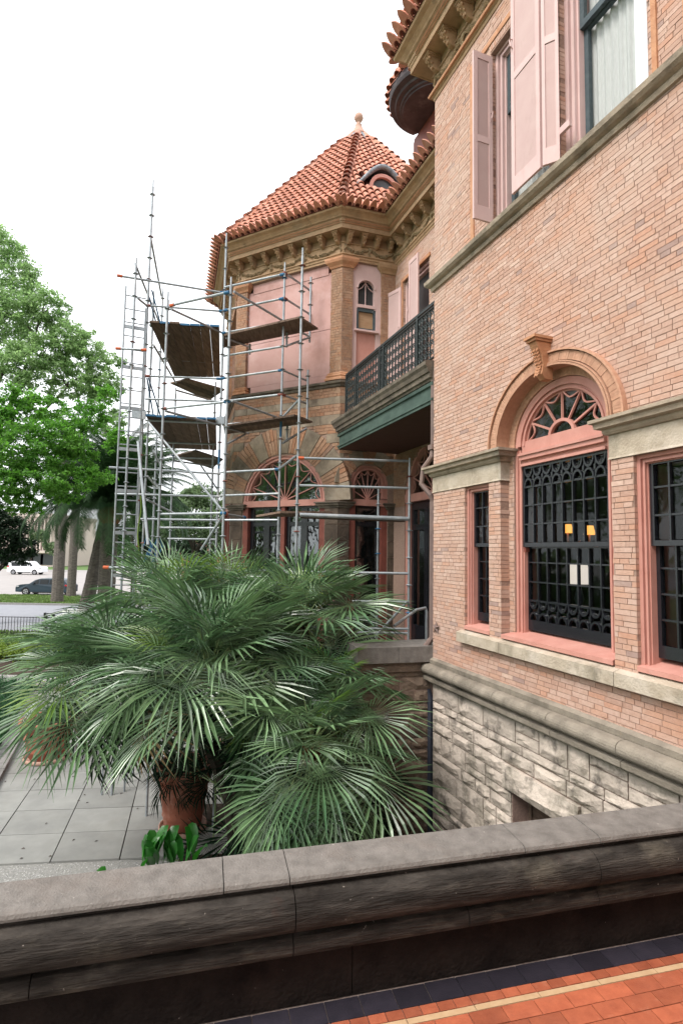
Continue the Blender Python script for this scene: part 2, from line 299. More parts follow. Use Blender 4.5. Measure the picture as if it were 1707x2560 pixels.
M['frond'] = leafmat('fan palm leaf', (.175, .275, .135), (.040, .10, .042), .16, .32, 1.0, .55)
M['frond_dark'] = leafmat('shaded palm leaf', (.014, .036, .018), (.008, .02, .010), .1, .6, .15, .3)  # darker leaf copy: shade inside the palm clumps put into the colour
M['frond_new'] = leafmat('young palm leaf', (.24, .34, .09), (.13, .24, .05), .25, .35, .9, .4)
M['frond_dry'] = leafmat('dry palm leaf', (.30, .22, .12), (.18, .12, .06), .1, .7, .2, .4)
M['petiole'] = mat('palm petiole', (.22, .28, .13), .5, (.14, .2, .08))
M['date'] = leafmat('date palm leaflet', (.04, .082, .03), (.015, .038, .014), .18, .55, .15, .35)
M['leafA'] = leafmat('bright oak leaf', (.16, .32, .075), (.085, .21, .042), .5, .55, .3, .4)
M['leafB'] = leafmat('mid green leaf', (.27, .38, .18), (.17, .27, .11), .5, .55, .3, .4)
M['leafC'] = leafmat('far green leaf', (.16, .22, .11), (.09, .14, .07), .4, .6, .2, .4)
M['leafD'] = leafmat('dark evergreen leaf', (.022, .045, .02), (.01, .025, .01), .2, .55, .3, .4)
M['leafS'] = leafmat('yellow green shrub leaf', (.20, .28, .05), (.12, .19, .035), .35, .55, .3, .4)
M['leafE'] = leafmat('glossy broad leaf', (.055, .21, .04), (.03, .14, .028), .3, .3, .5, .3)
M['grassb'] = leafmat('grass blade', (.02, .085, .022), (.012, .05, .014), .25, .5, .3, .5)
M['lawnb'] = leafmat('lawn blade', (.14, .21, .06), (.09, .15, .04), .25, .6, .3, .4)
def glassmat(name, tint, refl_boost=.0, rough=.02, ior=1.5):
    m = bpy.data.materials.new(name); m.use_nodes = True; n = m.node_tree.nodes; l = m.node_tree.links.new; n.clear()
    o = n.new('ShaderNodeOutputMaterial'); t = n.new('ShaderNodeBsdfTransparent'); t.inputs[0].default_value = (*tint, 1)
    g = n.new('ShaderNodeBsdfGlossy'); g.inputs['Roughness'].default_value = rough; g.inputs['Color'].default_value = (.75, .8, .8, 1)
    f = n.new('ShaderNodeFresnel'); f.inputs['IOR'].default_value = ior; a = n.new('ShaderNodeMath'); a.operation = 'ADD'; a.inputs[1].default_value = refl_boost; a.use_clamp = True
    mx = n.new('ShaderNodeMixShader'); l(f.outputs[0], a.inputs[0]); l(a.outputs[0], mx.inputs[0]); l(t.outputs[0], mx.inputs[1]); l(g.outputs[0], mx.inputs[2]); l(mx.outputs[0], o.inputs[0])
    ge = n.new('ShaderNodeNewGeometry'); no = n.new('ShaderNodeTexNoise'); no.inputs['Scale'].default_value = 5; bp = n.new('ShaderNodeBump'); bp.inputs['Strength'].default_value = .25; bp.inputs['Distance'].default_value = .01
    l(ge.outputs['Position'], no.inputs['Vector']); l(no.outputs['Fac'], bp.inputs['Height']); l(bp.outputs[0], g.inputs['Normal']); return m
M['glass_clear'] = glassmat('clear upstairs glass', (.97, .97, .97), .0, ior=1.12)
M['glass'] = glassmat('old window glass', (.75, .8, .78), .0); M['glass2'] = glassmat('door glass', (.5, .55, .53), .14)
def emis(name, c, s, base=(.8, .7, .5)):
    m = bpy.data.materials.new(name); m.use_nodes = True; b = m.node_tree.nodes['Principled BSDF']; b.inputs['Base Color'].default_value = (*base, 1)
    b.inputs['Emission Color'].default_value = (*c, 1); b.inputs['Emission Strength'].default_value = s; return m
M['sconce'] = emis('lit amber lampshade', (1, .40, .07), .75); M['shade'] = emis('lit white lampshade', (1, .84, .76), .42)

# ================================================================== GROUND AND SETTING
def struct(name, mb, m, parent=None, smooth=False):
    o = part(name, mb, m, parent, smooth); 
    if parent is None: o['kind'] = 'structure'
    return o
XF = Frame((0, 0), Vector((1, 0, 0)), Vector((0, 1, 0)))          # u = x, d = y
g = MB(); g.quad((-900, -300, ZG - .02), (900, -300, ZG - .02), (900, 1400, ZG - .02), (-900, 1400, ZG - .02)); struct('ground', g, M['lawn'])
def strip(name, x0, x1, y0, y1, z, m, th=.3):
    b = MB(); b.box(XF, x0, x1, z - th, z, y0, y1); return struct(name, b, m)
b = MB(); b.box8([Vector((x, y, z)) for z in (ZG - .1, ZG + .028) for x, y in ((-2.7, 2.6), (4.5, 2.6), (4.5, 15), (-2.4, 15))]); b.v = [(-1.95 if q[0] < -2 and q[1] < 9 else q[0] - 0, q[1], q[2]) for q in b.v]; struct('planting_bed', b, M['earth'])
strip('gravel_strip', -9, -1.9, 2.2, 7.72, ZG + .004, M['gravel_base'])
strip('road', -400, 400, 27.6, 40.0, ZG + .008, M['asphalt'])
strip('far_kerb', -400, 400, 40.0, 40.25, ZG + .13, M['kerb'])
strip('grass_verge', -400, 400, 40.25, 47.2, ZG + .10, M['lawn'])
strip('car_park', -400, 400, 47.2, 103, ZG + .012, M['concrete'])
strip('mulch_bed', -30, -4, 18.2, 21.6, ZG + .06, M['mulch'])
strip('garden_path', -30, -4, 17.0, 18.2, ZG + .03, M['concrete'])
# paving: slabs set out in rows, each slab a part
pav = part('paving', MB().quad((-9.5, 7.2, ZG + .006), (-1.4, 7.9, ZG + .006), (-4.2, 17, ZG + .006), (-13, 17, ZG + .006)), M['earth'], None); pav['kind'] = 'structure'
pu = hd(6.5); pv = hd(105.0); po = Vector((-3.84, 7.60, ZG))
slab_n = 0
for j in range(0, 12):
    for i in range(-6, 4):
        a0 = po + pu * (i * .90 + .008) + pv * (j * .77 + .006); a1 = a0 + pu * .884; a2 = a1 + pv * .758; a3 = a0 + pv * .758
        c = (a0 + a2) / 2
        if c.x < -6.75 - (c.y - 9) * .5: continue
        zt = .03 + random.uniform(-.003, .003)
        b = MB(); b.box8([Vector((q.x, q.y, ZG - .02)) for q in (a0, a1, a2, a3)] + [Vector((q.x, q.y, ZG + zt)) for q in (a0, a1, a2, a3)])
        part('slab', b, M['slab'], pav)
b = MB(); 
for k in range(6):
    q0 = Vector((-5.75, 9.3, 0)) + hd(112) * (k * 1.2 + .01); q1 = q0 + hd(112) * 1.18; nn = hd(202) * .16
    b.box8([Vector((q.x, q.y, ZG - .1)) for q in (q0, q1, q1 + nn, q0 + nn)] + [Vector((q.x, q.y, ZG + .12)) for q in (q0, q1, q1 + nn, q0 + nn)])
struct('bed_kerb', b, M['kerb'])

# gravel stones (nobody could count them)
def blob_field(pts, r, mb):
    for q in pts:
        rr = r * random.uniform(.6, 1.4); a = random.uniform(0, 6.28); c, s_ = math.cos(a), math.sin(a); x, y, z = q
        vs = [(x + c * rr, y + s_ * rr, z), (x - s_ * rr * .8, y + c * rr * .8, z), (x - c * rr, y - s_ * rr, z), (x + s_ * rr * .8, y - c * rr * .8, z), (x + rr * .1, y, z + rr * .6)]
        mb.add(vs, [(0, 1, 4), (1, 2, 4), (2, 3, 4), (3, 0, 4)])
b = MB(); blob_field([(random.uniform(-6.2, -2.0), random.uniform(6.3, 7.7), ZG + .004) for _ in range(5200)], .011, b)
tag(part('gravel', b, M['gravel'], fix=False), 'pale grey gravel between the paving slabs and the terrace', 'gravel', kind='stuff')
# grass
def blades(n, fx, h, m, name, label, wd=.012, curve=.5):
    P = np.array([fx() for _ in range(n)]); a = rng.uniform(0, 2 * np.pi, n); hh = h * rng.uniform(.5, 1.3, n); ln = hh * curve * rng.uniform(.3, 1.4, n); ww = wd * rng.uniform(.7, 1.3, n)
    dx, dy = np.cos(a), np.sin(a); V = np.zeros((n, 5, 3))
    V[:, 0] = P + np.c_[-dy * ww, dx * ww, 0 * a]; V[:, 1] = P + np.c_[dy * ww, -dx * ww, 0 * a]
    mid = P + np.c_[dx * ln * .35, dy * ln * .35, hh * .65]; V[:, 2] = mid + np.c_[dy * ww * .8, -dx * ww * .8, 0 * a]; V[:, 3] = mid + np.c_[-dy * ww * .8, dx * ww * .8, 0 * a]
    V[:, 4] = P + np.c_[dx * ln, dy * ln, hh * .95]
    me = bpy.data.meshes.new(name); base = np.arange(n)[:, None] * 5
    fs = np.concatenate([base + np.array([[0, 1, 2, 3]])], 0).tolist() + (base + np.array([[3, 2, 4]])).tolist()
    me.from_pydata(V.reshape(-1, 3).tolist(), [], fs); me.materials.append(m)
    o = bpy.data.objects.new(name, me); COL.objects.link(o); tag(o, label, 'grass', kind='stuff'); return o
def fx1():
    y = random.uniform(9.0, 16.8); x1 = -6.1 - (y - 9.3) * .42; return (random.uniform(x1 - 6, x1), y, ZG + .02)
b = MB(); b.quad((-30, 8.5, ZG + .02), (-5.9, 8.5, ZG + .02), (-9.3, 17, ZG + .02), (-30, 17, ZG + .02)); struct('grass_bed', b, M['lawn_dark'])
blades(26000, fx1, .34, M['grassb'], 'border_grass', 'deep green strappy grass filling the bed beside the paving', .012, .9)
blades(30000, lambda: (random.uniform(-34, -8), random.uniform(40.4, 47.1), ZG + .1), .09, M['lawnb'], 'verge_grass', 'short grass on the verge across the road', .03, .5)
blades(9000, lambda: (random.uniform(-17, -7), random.uniform(21.8, 27.5), ZG - .02), .16, M['lawnb'], 'fence_side_grass', 'grass strip growing along the iron fence', .02, .5)

# ================================================================== MANSION
mansion = thing('mansion', 'red roofed brick mansion with octagonal corner tower, iron balcony and arched windows', 'house', (MW.o.x, MW.o.y, ZG))
def mpart(name, mb, mats, **k): return part(name, mb, mats, k.pop('parent', mansion), **k)

class Rect:
    def __init__(s, u0, u1, z0, z1): s.b = (u0, u1, z0, z1)
    def cut(s, z): u0, u1, z0, z1 = s.b; return (u0, u1) if z0 < z < z1 else None
class Arch:
    def __init__(s, cu, cz, r, k=1.0): s.q = (cu, cz, r, k)
    def cut(s, z):
        cu, cz, r, k = s.q; t = (z - cz) / k
        if t < 0 or t >= r: return None
        h = math.sqrt(r * r - t * t); return (cu - h, cu + h)
def solid(u0, u1, z, ops):
    iv = [(u0, u1)]
    for o in ops:
        c = o.cut(z)
        if not c: continue
        nv = []
        for a, b_ in iv:
            if c[1] <= a or c[0] >= b_: nv.append((a, b_)); continue
            if c[0] > a: nv.append((a, c[0]))
            if c[1] < b_: nv.append((c[1], b_))
        iv = nv
    return [q for q in iv if q[1] - q[0] > .012]
BR = []          # (frame, u0, u1, z0, z1, d0, d1, material key)
def brick_wall(fr, u0, u1, z0, z1, ops, back, key='brick', thick=.34, pitch=.0415, bl=(.160, .080), d=0.0, joint=.0052, mk_back=True):
    n = max(1, round((z1 - z0) / pitch)); p = (z1 - z0) / n; prev = None; start = z0
    rows = []
    for i in range(n):
        z = z0 + (i + .5) * p; iv = solid(u0, u1, z, ops); rows.append(iv)
        for a, b_ in iv:
            x = a - (random.uniform(0, bl[0]) if i % 2 else random.uniform(0, bl[0]) * .6)
            while x < b_ - .01:
                ln = bl[0] if random.random() < .55 else bl[1]
                xa, xb = max(x, a), min(x + ln, b_); x += ln
                if xb - xa < .018: continue
                ea = xa <= a + 1e-6 and a > u0 + 1e-6; eb = xb >= b_ - 1e-6 and b_ < u1 - 1e-6
                dd = .0055 + random.uniform(-.0018, .0018)
                BR.append((fr, xa + (joint / 2 if not ea else -.003), xb - (joint / 2 if not eb else -.003), z0 + i * p + joint / 2, z0 + (i + 1) * p - joint / 2, d - (.10 if ea or eb else .012), d + dd, key))
    if mk_back:
        i = 0
        while i < n:
            j = i
            while j + 1 < n and rows[j + 1] == rows[i]: j += 1
            for a, b_ in rows[i]: back.box(fr, a, b_, z0 + i * p, z0 + (j + 1) * p, d - thick, d)
            i = j + 1

# ---- main wall, upper and lower field
mb = MB()
CW, SP, KE = 1.956, 2.80, .89
low_ops = [Rect(.665, 1.10, .93, 2.49), Rect(2.812, 3.247, .93, 2.49), Rect(1.284, 2.62, .93, SP), Arch(CW, SP, .80, KE)]
brick_wall(MW, 0, 4.6, .50, 2.48, low_ops, mb)
brick_wall(MW, 0, 4.6, 2.79, 5.02, low_ops, mb)
up_ops = [Rect(1.16, 2.03, 5.1, 7.12), Rect(2.15, 3.02, 5.1, 7.12)]
brick_wall(MW, 0, 4.6, 5.14, 7.60, up_ops, mb)
mb.box(MW, 0, 1.284, 2.48, 2.79, -.34, -.002); mb.box(MW, 2.62, 4.6, 2.48, 2.79, -.34, -.002)
mb.box(MW, 0, 4.6, 5.02, 5.14, -.34, -.002)
mb.box(MW, 0, 4.6, 7.60, 8.3, -.34, -.002)
mb.box(MW, .0, .2, -2.5, 8.3, -5, -.345)                         # return wall behind the corner
main_wall = mpart('main_wall', mb, M['mortar'])
mb = MB(); mb.box(MW, 4.6, 9.5, -2.5, 8.3, -.34, 0); mb.box(Frame((-.4607, 2.14265), hd(14.0), Vector((hd(14.0).y, -hd(14.0).x, 0))), -1.2, 7.5, -2.5, 8.3, 4.6, 4.9); mpart('added_rear_wall', mb, M['brick'])  # unseen walls added beside and behind the camera to block sky light
# inner order of the arched bay
mb = MB()
brick_wall(MW, 1.284, 1.367, .93, SP, [], mb, d=-.10, thick=.25, bl=(.083, .083)); brick_wall(MW, 2.537, 2.62, .93, SP, [], mb, d=-.10, thick=.25, bl=(.083, .083))
mpart('bay_jamb', mb, M['mortar'])
# projecting brick border round the upper windows
mb = MB()
for (a, b_, c, d_) in [(.80, .86, 5.16, 7.26), (.86, 3.36, 7.20, 7.26), (3.30, 3.36, 5.16, 7.2), (3.06, 3.10, 5.16, 7.2)]: mb.box(MW, a, b_, c, d_, .004, .022)
mpart('window_border', mb, M['terra'])
mb = MB()
for k in range(34):
    for (a, b_) in ((1.16, 2.03), (2.15, 3.02)):
        u = a + (b_ - a) * k / 34; s_ = ((k + .5) / 34 - .5) * .05
        mb.box8([MW.p(u + .002, 7.12, .0), MW.p(u + .0235, 7.12, 0), MW.p(u + .0235 + s_, 7.195, 0), MW.p(u + .002 + s_, 7.195, 0),
                 MW.p(u + .002, 7.12, .012), MW.p(u + .0235, 7.12, .012), MW.p(u + .0235 + s_, 7.195, .012), MW.p(u + .002 + s_, 7.195, .012)])
mpart('flat_arch', mb, M['brick'], kind='stuff')

# ---- arch rings
mb = MB(); nv = 84
for k in range(nv):
    a0 = math.pi * k / nv + .0012; a1 = math.pi * (k + 1) / nv - .0012
    mb.arc(MW, CW, SP, .715, .795, -.02, .03 + random.uniform(-.002, .002), a0, a1, 1, KE)
mpart('arch_ring', mb, M['archbrick'], kind='stuff')
mb = MB(); mb.arc(MW, CW, SP, .805, .823, -.02, .05, n=40, k=KE); mb.arc(MW, CW, SP, .672, .690, -.1, .052, n=40, k=KE); mb.arc(MW, CW, SP, .695, .708, -.05, .045, n=40, k=KE)
mpart('hood_mould', mb, M['archbrick'], smooth=False)
mb = MB()
for k in range(46):
    a0 = math.pi * k / 46 + .0015; a1 = math.pi * (k + 1) / 46 - .0015; mb.arc(MW, CW, SP, .590, .676, -.32, -.10, a0, a1, 1, KE)
mpart('inner_arch', mb, M['archbrick'], kind='stuff')
# keystone console with acanthus and cap
mb = MB()
prof = [(3.29, .06), (3.33, .10), (3.42, .085), (3.50, .105), (3.575, .15), (3.61, .165)]
vs = []; fs = []
for i, (z, d_) in enumerate(prof):
    wd = .036 + .012 * i / 5
    vs += [MW.p(CW - wd, z, -.02), MW.p(CW + wd, z, -.02), MW.p(CW + wd, z, d_), MW.p(CW - wd, z, d_)]
for i in range(len(prof) - 1):
    for e in range(4): fs.append((i * 4 + e, i * 4 + (e + 1) % 4, i * 4 + 4 + (e + 1) % 4, i * 4 + 4 + e))
fs.append((0, 3, 2, 1)); mb.add(vs, fs)
mb.box(MW, CW - .06, CW + .06, 3.615, 3.635, -.02, .185); mb.box(MW, CW - .072, CW + .072, 3.638, 3.662, -.02, .205)
for k in range(9):
    z = 3.33 + k * .027
    for s_ in (-1, 1):
        c = MW.p(CW + s_ * (.016 + .002 * k), z, .095 + .009 * abs(k - 3)); mb.path([c, c + Vector((0, 0, -.025)) + MW.n * .02], [.011, .004], 5)
    c = MW.p(CW, z, .10 + .009 * abs(k - 3)); mb.path([c, c + Vector((0, 0, -.02)) + MW.n * .015], [.010, .004], 5)
mpart('keystone', mb, M['terra'])

# ---- string courses, imposts, base mouldings (swept round the corner)
def rsweep(pts, prof): b = MB(); b.sweep([Vector((q.x, q.y, 0)) for q in pts], prof); return b
CORN = [MW.p(0, 0, -1.0), MW.p(0, 0, 0)]
imp = [(0, 2.665), (.03, 2.67), (.045, 2.69), (.045, 2.71), (.085, 2.72), (.09, 2.755), (.115, 2.765), (.115, 2.79), (0, 2.795)]
fz = [(0, 2.482), (.018, 2.482), (.012, 2.50), (.012, 2.665), (0, 2.665)]
for nm, pf in (('impost_cornice', imp), ('impost_frieze', fz)):
    mpart(nm, rsweep(CORN + [MW.p(1.286, 0), MW.p(1.286, 0, -.12)], pf), M['moulding' if pf is imp else 'limestone'])
    mpart(nm, rsweep([MW.p(2.618, 0, -.12), MW.p(2.618, 0), MW.p(4.6, 0)], pf), M['moulding' if pf is imp else 'limestone'])
strg = [(0, 4.995), (.03, 5.0), (.04, 5.03), (.035, 5.045), (.07, 5.06), (.095, 5.085), (.10, 5.13), (.06, 5.145), (0, 5.15)]
mpart('string_course', rsweep(CORN + [MW.p(4.6, 0)], strg), M['moulding'])
def torus_prof(zc, r, d0, n=9): return [(d0 + r * math.cos(a), zc + r * math.sin(a)) for a in [-math.pi / 2 + math.pi * i / n for i in range(n + 1)]]
def joints(pts_u, z0, z1, d): 
    pass
uj = [-.16, .0, .62, 1.30, 2.02, 2.72, 3.5, 4.6]
# base moulding in separate stones
b = rsweep(CORN + [MW.p(4.6, 0)], [(0, .455), (.04, .46), (.045, .505), (0, .53)]); mpart('base_fillet', b, M['base_grey'])
for i in range(1, len(uj) - 1):
    a_, e_ = uj[i] + .003, uj[i + 1] - .003
    pts = ([MW.p(0, 0, -.6), MW.p(0, 0), MW.p(e_, 0)] if i == 1 else [MW.p(a_, 0), MW.p(e_, 0)])
    tp = [(0, .335)] + torus_prof(.395, .058, .075) + [(0, .46)]
    mpart('torus_stone', rsweep(pts, tp), M['base_grey'], smooth=False)
    mpart('fillet_stone', rsweep(pts, [(0, .235), (.05, .24), (.055, .262), (.085, .268), (.088, .305), (.05, .32), (.045, .334), (0, .334)]), M['base_grey'])
# window sill stones
for a_, e_ in ((.60, 1.33), (1.333, 2.66), (2.663, 3.98)):
    b = MB(); b.box8([MW.p(a_, .815, -.05), MW.p(e_ - .003, .815, -.05), MW.p(e_ - .003, .95, -.05), MW.p(a_, .95, -.05),
                      MW.p(a_, .815, .07), MW.p(e_ - .003, .815, .07), MW.p(e_ - .003, .915, .07), MW.p(a_, .915, .07)])
    mpart('sill_stone', b, M['limestone'])

# ---- foundation ashlar, every block its own
stone_n = 0
def rock_block(u0, u1, z0, z1, fr, d, amp):
    nu, nz_ = 4, 3; g_ = []; 
    for j in range(nz_ + 1):
        for i in range(nu + 1):
            e = (i in (0, nu)) or (j in (0, nz_)); u = u0 + (u1 - u0) * i / nu; z = z0 + (z1 - z0) * j / nz_
            if not e: u += random.uniform(-.2, .2) * (u1 - u0) / nu; z += random.uniform(-.2, .2) * (z1 - z0) / nz_
            g_.append(fr.p(u, z, d + (.004 if e else amp * random.uniform(.35, 1.2))))
    vs = g_ + [fr.p(u0, z0, d - .08), fr.p(u1, z0, d - .08), fr.p(u1, z1, d - .08), fr.p(u0, z1, d - .08)]; fs = []
    for j in range(nz_):
        for i in range(nu):
            q = j * (nu + 1) + i; fs.append((q, q + 1, q + nu + 2, q + nu + 1))
    b0 = len(g_); w_ = nu + 1
    fs.append(tuple([b0] + list(range(0, w_)) + [b0 + 1])); fs.append(tuple([b0 + 1] + [w_ * j + nu for j in range(nz_ + 1)] + [b0 + 2]))
    fs.append(tuple([b0 + 2] + [w_ * nz_ + nu - i for i in range(w_)] + [b0 + 3])); fs.append(tuple([b0 + 3] + [w_ * (nz_ - j) for j in range(nz_ + 1)] + [b0]))
    b = MB(); b.add(vs, fs); return b
def ashlar(fr, u0, u1, z1, z0, ops, m, parent, d=0, amp=.045, hs_=(.09, .13, .17, .21), ls=(.18, .6)):
    z = z1
    while z > z0 + .05:
        h = random.choice(hs_); h = min(h, z - z0); x = u0
        for a, b_ in solid(u0, u1, z - h / 2, ops):
            x = a
            while x < b_ - .02:
                ln = random.uniform(*ls)
                if b_ - x - ln < .12: ln = b_ - x
                if h > .16 and random.random() < .3 and ln > .2:      # split in two thin stones
                    hh = h * random.uniform(.4, .6)
                    for q0, q1 in ((z - hh, z), (z - h, z - hh)): part('stone_block', rock_block(x + .006, x + ln - .006, q0 + .006, q1 - .006, fr, d, amp * .7), m, parent)
                else: part('stone_block', rock_block(x + .006, x + ln - .006, z - h + .006, z - .006, fr, d, amp), m, parent)
                x += ln
        z -= h
bo = [Rect(1.36, 2.20, -.42, -.0), Rect(1.42, 2.14, -1.3, -.4)]
mb = MB(); 
for r0, r1, q0, q1 in ((0, 4.6, -.0, .24), (0, 1.42, -1.3, 0), (2.14, 4.6, -1.3, 0), (1.42, 2.14, -.4, 0), (0, 4.6, -2.6, -1.3)): mb.box(MW, r0, r1, q0, q1, -.34, -.012)
found = mpart('foundation_wall', mb, M['joint'])
random.seed(11)
ashlar(MW, 0, 4.5, .235, -1.45, [Rect(1.33, 2.26, -.42, -.20), Rect(1.42, 2.14, -1.3, -.4)], M['rock'], found, amp=.026)
ashlar(MW, 0, 2.6, -1.45, -2.5, [], M['rock'], found, hs_=(.2, .26), ls=(.3, .7))
for k in range(9):                                                # quoins on the corner return
    z = .235 - k * .30; part('stone_block', rock_block(.02, .30, z - .29, z - .01, Frame(MW.o, MW.n * -1, MW.a * -1), 0, .03), M['rock'], found)
part('lintel', rock_block(1.33, 2.26, -.415, -.205, MW, .03, .035), M['rock'], found)
b = MB(); b.box(MW, 1.43, 2.13, -1.28, -.42, -.30, -.28); part('basement_glass', b, M['facade_dark'], found)
b = MB(); b.box(MW, 1.43, 1.47, -1.3, -.42, -.28, -.18); b.box(MW, 1.47, 1.78, -1.3, -.42, -.26, -.20); b.box(MW, 1.80, 1.84, -1.3, -.42, -.28, -.15); part('basement_frame', b, M['plank'], found)

# ---- windows of the main wall
def window(name='window', label=None):
    e = bpy.data.objects.new(name, None); COL.objects.link(e); e.parent = mansion; return e
def wempty(name, at, label=None, kind=None):
    e = bpy.data.objects.new(name, None); COL.objects.link(e); e.parent = mansion; e.location = at - wl(mansion); e['_w'] = list(at); e.empty_display_size = .1
    if label: e['label'] = label
    return e
def stepframe(fr, u0, u1, z0, z1, steps, topclose=True, bottom=False):
    """nested rectangular casing: steps = [(width, depth_from, depth_to)] going inwards"""
    b = MB(); x = 0
    for wd, da, db in steps:
        b.box(fr, u0 + x, u0 + x + wd, z0, z1 - x, da, db); b.box(fr, u1 - x - wd, u1 - x, z0, z1 - x, da, db)
        if topclose: b.box(fr, u0 + x + wd, u1 - x - wd, z1 - x - wd, z1 - x, da, db)
        x += wd
    return b
def sash_grid(b, fr, us, zs, d, bw=.012, bd=.03):
    for u in us[1:-1]: b.box(fr, u - bw / 2, u + bw / 2, zs[0], zs[-1], d - .008, d + bd * .5)
    for z in zs[1:-1]: b.box(fr, us[0], us[-1], z - bw / 2, z + bw / 2, d - .006, d + bd * .5 - .003)
def panes(fr, us, zs, d, parent, m, g=.006, skip=lambda i, j: False):
    for i in range(len(us) - 1):
        for j in range(len(zs) - 1):
            if skip(i, j): continue
            t = random.uniform(-.0014, .0014); t2 = random.uniform(-.0014, .0014)
            a, c, e, f = us[i] + g, us[i + 1] - g, zs[j] + g, zs[j + 1] - g
            b = MB(); b.quad(fr.p(a, e, d + t), fr.p(c, e, d - t), fr.p(c, f, d - t + t2), fr.p(a, f, d + t + t2)); part('pane', b, m, parent, fix=False)
# centre window
w2 = wempty('window', MW.p(CW, .95, -.16), 'big arched window with circle patterned lattice sashes')
DW = -.155
b = stepframe(MW, 1.367, 2.545, .99, 2.80, [(.03, -.3, -.115), (.026, -.3, -.135), (.020, -.3, -.122), (.012, -.3, -.14)], topclose=False)
mo = [(.515, .585, -.3, -.115), (.49, .515, -.3, -.135), (.47, .49, -.3, -.122), (.452, .47, -.3, -.15)]
for r0, r1, da, db in mo: b.arc(MW, CW, SP, r0, r1, da, db, n=36, k=KE)
for z0, z1, db in ((2.60, 2.625, -.10), (2.625, 2.66, -.125), (2.66, 2.70, -.09), (2.70, 2.725, -.075), (2.725, 2.845, -.13)): b.box(MW, 1.445, 2.467, z0, z1, -.3, db)
part('frame', b, M['pinkpaint'], w2)
b = MB(); fzc = 2.845; rg = .455; hub = .13
b.arc(MW, CW, fzc - .02, hub, hub + .03, DW - .03, DW + .022, n=16, k=KE)
for k in range(1, 6):
    a = math.pi * k / 6; c, s_ = math.cos(a), math.sin(a) * KE
    p0 = MW.p(CW + (hub + .02) * c, fzc - .02 + (hub + .02) * s_, DW); p1 = MW.p(CW + (rg - .02) * c, SP + .0 + (rg - .0) * s_, DW)
    b.path([p0, p1], .0125, 4)
for k in range(6):                                                # scallops under the rim
    a0 = math.pi * k / 6; a1 = math.pi * (k + 1) / 6; pts = []
    for t in range(9):
        a = a0 + (a1 - a0) * t / 8; r = rg - .085 * math.sin(math.pi * t / 8); pts.append(MW.p(CW + r * math.cos(a), SP + .03 + r * math.sin(a) * KE * .97, DW))
    b.path(pts, .010, 4)
part('fanlight_bars', b, M['pinkpaint'], w2)
b = MB(); n_ = 24
b.add([MW.p(CW, 2.83, DW - .01)] + [MW.p(CW + .46 * math.cos(math.pi * i / n_), SP + .46 * math.sin(math.pi * i / n_) * KE, DW - .01) for i in range(n_ + 1)], [(0, i, i + 1) for i in range(1, n_ + 1)])
part('fanlight_glass', b, M['glass'], w2, fix=False)
us = [1.466 + .1225 * k for k in range(9)]
def lattice(b, z0, z1, flip, d):
    zm = (z0 + z1) / 2; r = .056
    for i in range(8):
        cu = (us[i] + us[i + 1]) / 2
        if not flip: b.arc(MW, cu, z1, r - .013, r, d - .01, d + .024, math.pi, 2 * math.pi, 12, 1.55); b.arc(MW, cu, z0, r - .013, r, d - .01, d + .024, 0, math.pi, 12, 1.55)
        else: b.arc(MW, cu, z1, r - .013, r, d - .01, d + .024, math.pi, 2 * math.pi, 12, 1.4); b.arc(MW, cu, z0, r - .013, r, d - .01, d + .024, 0, math.pi, 12, 1.4)
        if i: b.box(MW, us[i] - .010, us[i] + .010, zm - .018, zm + .018, d - .01, d + .02)
        if i: b.box(MW, us[i] - .006, us[i] + .006, z0, z1, d - .008, d + .012)
for nm, zs, zl, dd, rails in (('upper_sash', [1.868, 2.042, 2.222, 2.40], (2.40, 2.575), DW, ((2.575, 2.602), (1.828, 1.868))), ('lower_sash', [1.322, 1.498, 1.681, 1.83], (1.141, 1.322), DW - .045, ((1.045, 1.141), (1.815, 1.826)))):
    b = MB(); x0 = 1.432 if nm[0] == 'u' else 1.43
    b.box(MW, 1.425, 1.466, rails[0][0] if nm[0] == 'l' else 1.828, 2.602 if nm[0] == 'u' else 1.83, dd - .025, dd + .02); b.box(MW, 2.446, 2.487, rails[0][0] if nm[0] == 'l' else 1.828, 2.602 if nm[0] == 'u' else 1.83, dd - .025, dd + .02)
    for z0, z1 in rails: b.box(MW, 1.466, 2.446, z0, z1, dd - .024, dd + .021)
    sash_grid(b, MW, us, zs, dd, .0125, .04)
    b.box(MW, us[0], us[-1], (zl[0] if nm[0] == 'u' else zl[1]) - .009, (zl[0] if nm[0] == 'u' else zl[1]) + .009, dd - .007, dd + .018)
    lattice(b, zl[0], zl[1], nm[0] == 'l', dd); part(nm, b, M['sash'], w2)
    allz = sorted(set(zs + list(zl))); panes(MW, us, allz, dd - .002, w2, M['glass'])
b = MB(); b.box8([MW.p(1.37, .95, -.3), MW.p(2.54, .95, -.3), MW.p(2.54, 1.046, -.3), MW.p(1.37, 1.046, -.3), MW.p(1.30, .95, .02), MW.p(2.61, .95, .02), MW.p(2.61, .985, .02), MW.p(1.30, .985, .02)]); part('sill', b, M['pinkpaint'], w2)
b = MB(); b.box(MW, 1.445, 1.47, 1.78, 1.828, DW - .03, DW + .015); part('sash_stop', b, M['redwood'], w2)
